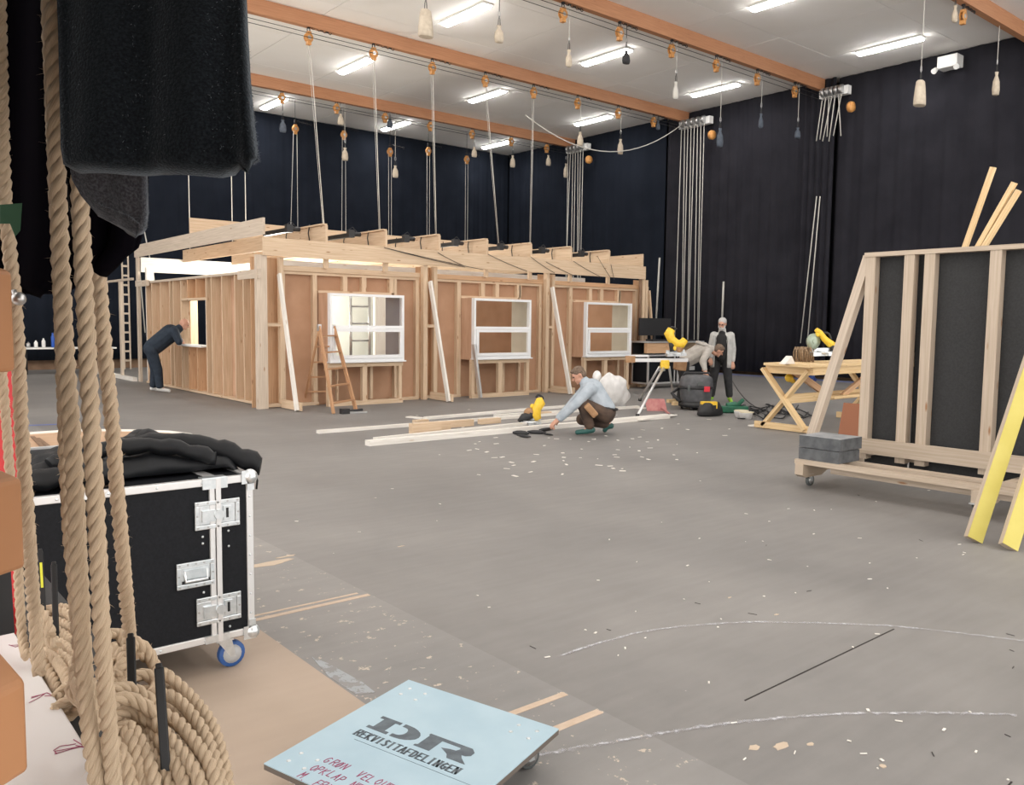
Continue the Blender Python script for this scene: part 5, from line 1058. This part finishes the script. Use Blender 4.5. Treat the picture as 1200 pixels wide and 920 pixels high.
def cloth(name, lab, outline_rows, amp, group=None, thick=.008, mt=VEL):
    """rows of (left,right) points from top to bottom, each (px,py,depth)"""
    m = MB(); n = 26; P = []
    for k, (a, b) in enumerate(outline_rows):
        A_, B_ = far(*a), far(*b); row = []
        for j in range(n+1):
            p = A_.lerp(B_, j/n); p += V((cf.x,cf.y,0))*amp*math.sin(j*.55+k*.3); row.append(p)
        P.append(row)
    m.grid(P); fl_ = m.build(name, mt, solid=thick); return tag(fl_, lab, 'cloth', group)
rows_ = [((60,-420,.78),(270,-420,.78)),((64,-200,.78),(280,-200,.78)),((66,-40,.78),(286,-40,.78)),((70,40,.78),(290,40,.78)),((73,100,.78),(294,100,.78)),((76,150,.78),(299,150,.78)),((78,176,.78),(302,172,.78)),((80,184,.78),(303,186,.78)),((84,188,.79),(298,193,.79)),((95,178,.80),(262,191,.80)),((110,170,.81),(240,182,.81))]
vel = cloth('velour_drape', 'black fuzzy velour cloth hanging into the top left, ragged lower edge', rows_, .006, thick=.012)
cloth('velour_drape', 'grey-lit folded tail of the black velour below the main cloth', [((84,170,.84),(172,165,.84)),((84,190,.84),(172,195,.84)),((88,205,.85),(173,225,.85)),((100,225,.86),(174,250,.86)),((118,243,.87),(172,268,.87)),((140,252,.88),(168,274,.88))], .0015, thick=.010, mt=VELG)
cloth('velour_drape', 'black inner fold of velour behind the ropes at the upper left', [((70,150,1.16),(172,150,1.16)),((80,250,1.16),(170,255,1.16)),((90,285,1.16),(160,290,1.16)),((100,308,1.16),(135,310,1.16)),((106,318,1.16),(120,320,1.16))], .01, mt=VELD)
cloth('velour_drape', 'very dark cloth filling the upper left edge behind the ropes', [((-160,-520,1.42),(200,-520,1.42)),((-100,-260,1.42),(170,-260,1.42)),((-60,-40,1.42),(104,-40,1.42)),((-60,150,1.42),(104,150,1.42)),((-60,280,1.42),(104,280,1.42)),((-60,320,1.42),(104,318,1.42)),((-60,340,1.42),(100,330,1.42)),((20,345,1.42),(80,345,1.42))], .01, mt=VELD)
cloth('velour_drape', 'right-hand side of the velour running back from the front cloth, beside the ropes', [((270,-400,.80),(180,-60,1.45)),((270,0,.80),(175,40,1.42)),((274,100,.80),(172,110,1.40)),((276,140,.80),(170,140,1.36)),((255,160,.82),(168,150,1.30))], .004)
cloth('velour_drape', 'unseen velour sheet added above the ropes to shade them', [((-500,-330,.5),(310,-330,.78)),((-260,-330,1.45),(240,-330,1.45))], .004)  # added sheet that closes the top so the upper ropes darken
m = MB(); m.grid([[V((-.62,-.8,z)),V((-.42,.1,z)),V((-.26,.8,z)),V((-.12,1.5,z))] for z in (4.2,3,2.2,1.30)]); tag(m.build('velour_drape', VEL, solid=.008), 'unseen velour sheet added left of the ropes to keep light off', 'cloth')  # added unseen sheet, blocks world light from the left
m = MB(); m.grid([[V((-.62,-.8,z)),V((-.1,-.75,z)),V((.7,-.7,z)),V((1.5,-.62,z))] for z in (4.2,3,2.4,1.75)]); tag(m.build('velour_drape', VEL, solid=.008), 'unseen velour sheet added behind the viewpoint to keep light off', 'cloth')  # added unseen sheet, blocks world light from behind the camera
fm = MB()
edge = [(172,168),(172,200),(173,240),(171,268),(150,252),(118,240),(96,215),(84,195)]
for (a, b) in zip(edge, edge[1:]):
    for _ in range(110):
        f = R.random(); px, py = a[0]+(b[0]-a[0])*f, a[1]+(b[1]-a[1])*f; p = far(px,py,.85); d = V((R.gauss(0,1),R.gauss(0,1),R.gauss(-.2,1))).normalized(); e_ = p+d*R.uniform(.001,.004); s = d.orthogonal().normalized()*.0003
        fm.face([fm.b.verts.new(x) for x in (p-s,p+s,e_)])
edge = [(286,0),(290,50),(294,100),(299,150),(303,188),(290,194),(262,192),(245,182),(200,170),(160,168),(110,172),(80,186)]
for (a, b) in zip(edge, edge[1:]):
    for _ in range(150):
        f = R.random(); px, py = a[0]+(b[0]-a[0])*f, a[1]+(b[1]-a[1])*f; p = far(px,py,.79); d = V((R.gauss(0,1),R.gauss(0,1),R.gauss(-.2,1))).normalized(); e_ = p+d*R.uniform(.001,.004); s = d.orthogonal().normalized()*.0003
        fm.face([fm.b.verts.new(x) for x in (p-s,p+s,e_)])
for _ in range(420):
    px, py = R.uniform(76,297), R.uniform(0,180); p = far(px,py,.766); d = V((R.gauss(0,1),R.gauss(0,1),R.gauss(0,1))).normalized(); e_ = p+d*R.uniform(.001,.003); s = d.orthogonal().normalized()*.0003
    fm.face([fm.b.verts.new(x) for x in (p-s,p+s,e_)])
o = fm.build('lint', mat('lint_grey', (.16,.18,.20), .9), vel); o['kind'] = 'stuff'

# ================================================================== PEOPLE
def fuse(m, voxel, smooth, name, mt, parent, label=None):
    """one continuous skin over overlapping volumes"""
    bmesh.ops.recalc_face_normals(m.b, faces=m.b.faces)
    me = bpy.data.meshes.new('tmp'); m.b.to_mesh(me); m.b.free(); o = bpy.data.objects.new('tmp', me); COL.objects.link(o)
    a = o.modifiers.new('r', 'REMESH'); a.mode = 'VOXEL'; a.voxel_size = voxel; a.use_smooth_shade = True
    b = o.modifiers.new('s', 'SMOOTH'); b.factor = .5; b.iterations = smooth
    dg = bpy.context.evaluated_depsgraph_get(); dg.update(); nm = bpy.data.meshes.new_from_object(o.evaluated_get(dg)); bpy.data.objects.remove(o)
    r_ = bpy.data.objects.new(name, nm); nm.materials.clear(); nm.materials.append(mt)
    for p in nm.polygons: p.material_index = 0; p.use_smooth = True
    COL.objects.link(r_); r_.parent = parent
    if label: r_['label'] = label
    return r_
def person(label, base, rz, J, top, trou, shoe, hair, hairstyle, headdir, opts={}):
    t = thing('person', label, 'person', base); t.rotation_euler = (0,0,rz); sc = opts.get('scale',1); K = opts.get('bulk',1.1)
    for k in J: J[k] = V(J[k])*sc
    H, N = J['head'], J['neck']; fd = V(headdir).normalized(); upv = (H-N).normalized(); sd = upv.cross(fd).normalized(); upv = fd.cross(sd).normalized()
    rot = Matrix((fd, sd, upv)).transposed()
    def hp(x, y, z): return H+rot @ V((x,y,z))
    # ---- body: one continuous skin
    b = MB()
    b.ball(H+rot @ V((-.008,0,.02)), 1, 20, sc=(.098,.076,.105), rot=rot); b.ball(hp(.03,0,-.05), 1, 16, sc=(.062,.058,.062), rot=rot)
    b.limb(hp(-.02,0,-.08), .056, N, .062)
    b.limb(hp(.088,0,.015), .010, hp(.112,0,-.022), .016); b.limb(hp(.075,.026,.04), .016, hp(.075,-.026,.04), .016)     # nose, brow
    b.limb(hp(.084,.018,-.056), .009, hp(.084,-.018,-.056), .009); b.ball(hp(.07,0,-.092), .022)                      # lips, chin
    for s in (-1,1): b.ball(hp(-.005,s*.078,0), 1, 10, sc=(.02,.010,.032), rot=rot)
    P_, C_ = J['pelvis'], J['chest']; b.limb(P_, .12, P_.lerp(C_,.5), .12); b.limb(P_.lerp(C_,.5), .12, C_, .13); b.limb(C_, .12, N, .06)
    for s in 'LR':
        b.limb(C_, .10, J['sh'+s], .055); b.limb(J['sh'+s], .052, J['el'+s], .040); b.limb(J['el'+s], .040, J['wr'+s], .027)
        b.limb(P_, .10, J['hip'+s], .09); b.limb(J['hip'+s], .085, J['kn'+s], .055); b.limb(J['kn'+s], .054, J['kn'+s].lerp(J['an'+s],.35), .056); b.limb(J['kn'+s].lerp(J['an'+s],.35), .054, J['an'+s], .036); b.limb(J['an'+s], .035, J['toe'+s], .025)
        # hand
        wr = J['wr'+s]; hd = J.get('hd'+s); hd = (V(hd).normalized() if hd else (wr-J['el'+s]).normalized()); pn = V(opts.get('palm'+s, (0,0,1))); ac = hd.cross(pn); ac = ac.normalized() if ac.length > .1 else hd.orthogonal().normalized(); pn = ac.cross(hd).normalized()
        for q_ in range(4):
            o0 = ac*(.03-.02*q_); b.limb(wr, .02, wr+hd*.085+o0, .0125)
            ln = (.070,.080,.074,.058)[q_]; k1 = wr+hd*(.085+ln*.45)+o0*1.15-pn*.006; k2 = k1+hd*ln*.30-pn*.02; k3 = k2+hd*ln*.1-pn*.025
            b.limb(wr+hd*.085+o0, .0110, k1, .0095); b.limb(k1, .0095, k2, .0085); b.limb(k2, .0085, k3, .0075)
        b.limb(wr+hd*.02+ac*.025, .014, wr+hd*.055+ac*.052-pn*.012, .0115); b.limb(wr+hd*.055+ac*.052-pn*.012, .0115, wr+hd*.088+ac*.052-pn*.025, .009)
    fuse(b, .0075, 3, 'body', SKIN, t)
    for s in (-1,1): m = MB(); m.ball(hp(.086,s*.030,.014), .0105, 10); m.build('eye', EYEM, None).parent = t
    for o in [x for x in COL.objects if x.name.startswith('eye') and x.parent == t]: pass
    def LB(b, p, r1, q, r2): b.limb(p, r1*K, q, r2*K)
    # ---- trousers
    b = MB(); LB(b, P_+V((0,0,.0)), .135, P_.lerp(C_,.22), .145)
    for s in 'LR':
        LB(b, P_, .12, J['hip'+s], .112); LB(b, J['hip'+s], .105, J['kn'+s], .078); LB(b, J['kn'+s], .078, J['kn'+s].lerp(J['an'+s],.85), .066)
    fuse(b, .013, 3, 'trousers', trou, t)
    # ---- upper garment with its folds
    b = MB(); T0 = P_.lerp(C_,.12) if not opts.get('long') else P_-((C_-P_).normalized()*.10)
    LB(b, T0, .150, P_.lerp(C_,.5), .152); LB(b, P_.lerp(C_,.5), .152, C_, .158); LB(b, C_, .14, C_.lerp(N,.75), .075)
    for s in 'LR':
        LB(b, C_, .125, J['sh'+s], .078); LB(b, J['sh'+s], .076, J['el'+s], .060); LB(b, J['el'+s], .060, J['el'+s].lerp(J['wr'+s],.88), .043)
        for f in (.3,.6,.85): b.ball(J['sh'+s].lerp(J['el'+s],f), .066*K, 10); b.ball(J['el'+s].lerp(J['wr'+s],f-.2), .050*K, 10)
    LB(b, N+(H-N)*-.1, .072, N+(H-N)*.12, .070)
    fuse(b, .013, 2, opts.get('topname','jacket'), top, t)
    # ---- shoes
    for s in 'LR':
        b = MB(); a, tt = J['an'+s], J['toe'+s]; fw = (tt-a); fw.z = 0 if abs(fw.z) < .12 else fw.z; fw = fw.normalized(); gz = V((0,0,0))
        b.limb(a-fw*.03+V((0,0,-.02)), .045, a+fw*.04+V((0,0,-.03)), .046); b.limb(a+fw*.04+V((0,0,-.035)), .043, tt+V((0,0,.01)), .036)
        o = fuse(b, .009, 2, 'shoe', shoe, t)
    # ---- hair
    if hairstyle:
        b = MB(); b.ball(hp(-.018,0,.052), 1, 18, sc=(.097,.085,.086), rot=rot)
        if hairstyle == 'thick': b.ball(hp(-.05,0,.0), 1, 16, sc=(.066,.078,.08), rot=rot); b.ball(hp(.03,0,.095), 1, 12, sc=(.06,.06,.03), rot=rot)
        if hairstyle == 'short': b.ball(hp(-.045,0,.02), 1, 16, sc=(.068,.080,.08), rot=rot)
        if hairstyle == 'fringe': b.ball(hp(-.06,0,-.02), 1, 16, sc=(.055,.074,.06), rot=rot)
        fuse(b, .008, 2, 'hair', hair, t)
    if opts.get('beard'):
        b = MB(); b.ball(hp(.052,0,-.085), 1, 14, sc=(.05,.056,.042), rot=rot); b.limb(hp(.03,.062,-.03), .018, hp(.05,.045,-.08), .024); b.limb(hp(.03,-.062,-.03), .018, hp(.05,-.045,-.08), .024); b.limb(hp(.095,.02,-.042),.009,hp(.095,-.02,-.042),.009)
        fuse(b, .008, 2, 'beard', hair, t)
    if opts.get('glasses'):
        m = MB()
        for s in (-1,1):
            m.tube([hp(.108,s*.034+.024*math.cos(a),.012+.017*math.sin(a)) for a in [2*PI*i/12 for i in range(12)]], .0028, 5, closed=True); m.tube([hp(.106,s*.058,.014),hp(.0,s*.084,.014)],.0025,5)
        m.cyl(hp(.112,-.01,.014),hp(.112,.01,.014),.0025,seg=5); o = m.build('glasses', BLACKP, None, loc=(0,0,0)); o.parent = t
    return t, hp
def jacket_flap(t, s):
    m = MB(); P = []
    for k in range(8):
        z = 1.40-.66*k/7; P.append([V((.16*math.cos(a)+.03+.01*k/7, s*(.21+.015*k/7)*math.sin(a), z+.01*math.sin(a*5))) for a in [math.radians(38+142*j/9) for j in range(10)]])
    m.grid(P); m.build('jacket_flap', LGREY, None, loc=(0,0,0), solid=.02).parent = t
# --- man leaning at the window hole
person('man in dark navy clothes leaning on the window sill of the side wall', (5.74,19.22,0), math.atan2(-.31,.95),
  dict(pelvis=(-.10,0,.96),chest=(.30,0,1.30),neck=(.47,0,1.40),head=(.585,0,1.50),shL=(.38,.19,1.36),shR=(.38,-.19,1.36),elL=(.47,.25,1.12),elR=(.47,-.25,1.12),wrL=(.52,.04,1.12),wrR=(.50,-.04,1.16),
   hipL=(-.10,.10,.92),hipR=(-.10,-.10,.92),knL=(-.04,.12,.50),knR=(.03,-.12,.50),anL=(-.08,.12,.10),anR=(.06,-.12,.10),toeL=(.10,.13,.03),toeR=(.25,-.14,.03)),
  NAVY, NAVY, SHOEW, HAIRG, None, (.85,0,-.35), dict(topname='sweatshirt', bulk=1.28))
# --- crouching man
t, hp = person('man in a pale blue-grey jumper crouching over the battens on the floor', (8.72,8.62,0), math.atan2(.64,-.77),
  dict(pelvis=(-.15,0,.33),chest=(.06,0,.64),neck=(.16,0,.76),head=(.25,0,.86),shL=(.10,.19,.68),shR=(.10,-.19,.68),elL=(.33,.24,.44),elR=(.33,-.20,.42),wrL=(.54,.17,.22),wrR=(.56,-.05,.20),
   hipL=(-.15,.10,.30),hipR=(-.15,-.10,.30),knL=(.20,.17,.46),knR=(.18,-.16,.20),anL=(.08,.14,.10),anR=(-.22,-.14,.13),toeL=(.27,.15,.035),toeR=(-.16,-.14,.035)),
  BLUEG, BROWNTR, SHOEG, HAIRB, 'thick', (.75,.1,-.45), dict(topname='jumper', bulk=1.15))
m = MB(); m.board((.02,.24,.30),(.16,.27,.46),.10,.14,(0,1,0)); m.build('knee_pocket', LEATHER, None, loc=(0,0,0), bevel=.02).parent = t
m = MB(); m.tube([V((-.15+.17*math.cos(a),.17*math.sin(a),.40+.03*math.cos(a))) for a in [2*PI*i/20 for i in range(20)]],.018,6,closed=True); m.build('belt', BLACKP, None, loc=(0,0,0)).parent = t
# --- bending man at the vacuum
t, hp = person('man in a beige hooded sweater bending far forward over the vacuum', (13.72,11.0,0), math.atan2(-.64,.77),
  dict(pelvis=(-.06,0,.86),chest=(.34,0,1.10),neck=(.50,-.02,1.13),head=(.66,-.03,1.10),shL=(.40,.19,1.10),shR=(.40,-.20,1.08),elL=(.42,.20,.84),elR=(.26,-.38,.88),wrL=(.40,.02,.74),wrR=(.30,-.50,.71),
   hipL=(-.06,.10,.83),hipR=(-.06,-.10,.83),knL=(.0,.12,.46),knR=(-.02,-.12,.46),anL=(-.08,.12,.10),anR=(-.10,-.12,.10),toeL=(.09,.13,.03),toeR=(.07,-.13,.03)),
  BGREY, DENIMK, BLACKP, HAIRB, 'thick', (.80,0,-.60), dict(topname='sweater'))
m = MB(); m.tube([V((.33,0,1.22))+V((.10*math.cos(a),.13*math.sin(a),-.02*math.cos(a)*2)) for a in [2*PI*i/16 for i in range(16)]],.038,8,closed=True); m.build('hood', BGREY, None, loc=(0,0,0)).parent = t
m = MB(); m.board((-.22,-.16,.80),(-.02,-.22,.78),.07,.20,(0,0,1)); m.board((-.2,.0,.78),(-.24,-.12,.80),.07,.18,(0,0,1)); m.build('tool_pouch', LEATHER, None, loc=(0,0,0), bevel=.02).parent = t
# --- standing man
t, hp = person('grey-haired bearded man in an open light grey jacket standing by the vacuum', (14.68,10.82,0), math.atan2(-.50,-.86),
  dict(pelvis=(0,0,.96),chest=(.0,0,1.30),neck=(.02,0,1.50),head=(.07,0,1.645),shL=(-.01,.17,1.40),shR=(-.01,-.17,1.40),elL=(-.03,.225,1.11),elR=(.0,-.23,1.12),wrL=(.05,.24,.86),wrR=(.18,-.20,.92),
   hipL=(0,.10,.92),hipR=(0,-.10,.92),knL=(.04,.15,.50),knR=(.04,-.15,.50),anL=(-.02,.19,.10),anR=(-.02,-.19,.10),toeL=(.16,.24,.03),toeR=(.16,-.24,.03)),
  LGREY, DENIMK, LIME, HAIRG, 'short', (.88,-.15,-.30), dict(beard=1, glasses=1, bulk=1.12))
b = MB(); b.limb((.065,0,.97),.135,(.075,0,1.15),.135); b.limb((.075,0,1.15),.135,(.068,0,1.33),.125); b.limb((.06,0,1.36),.10,(.045,0,1.46),.07)
fuse(b, .012, 2, 'shirt', mat('black_shirt', (.012,.012,.013), .85), t, 'black T-shirt showing in the open jacket')
for s in (-1,1):
    m = MB(); m.ball((.095,s*.13 if s < 0 else .14,.50),.055,12,sc=(.6,1,1.5)); m.build('knee_pad', DENIMK, None, loc=(0,0,0)).parent = t

jacket_flap(t, 1); jacket_flap(t, -1)
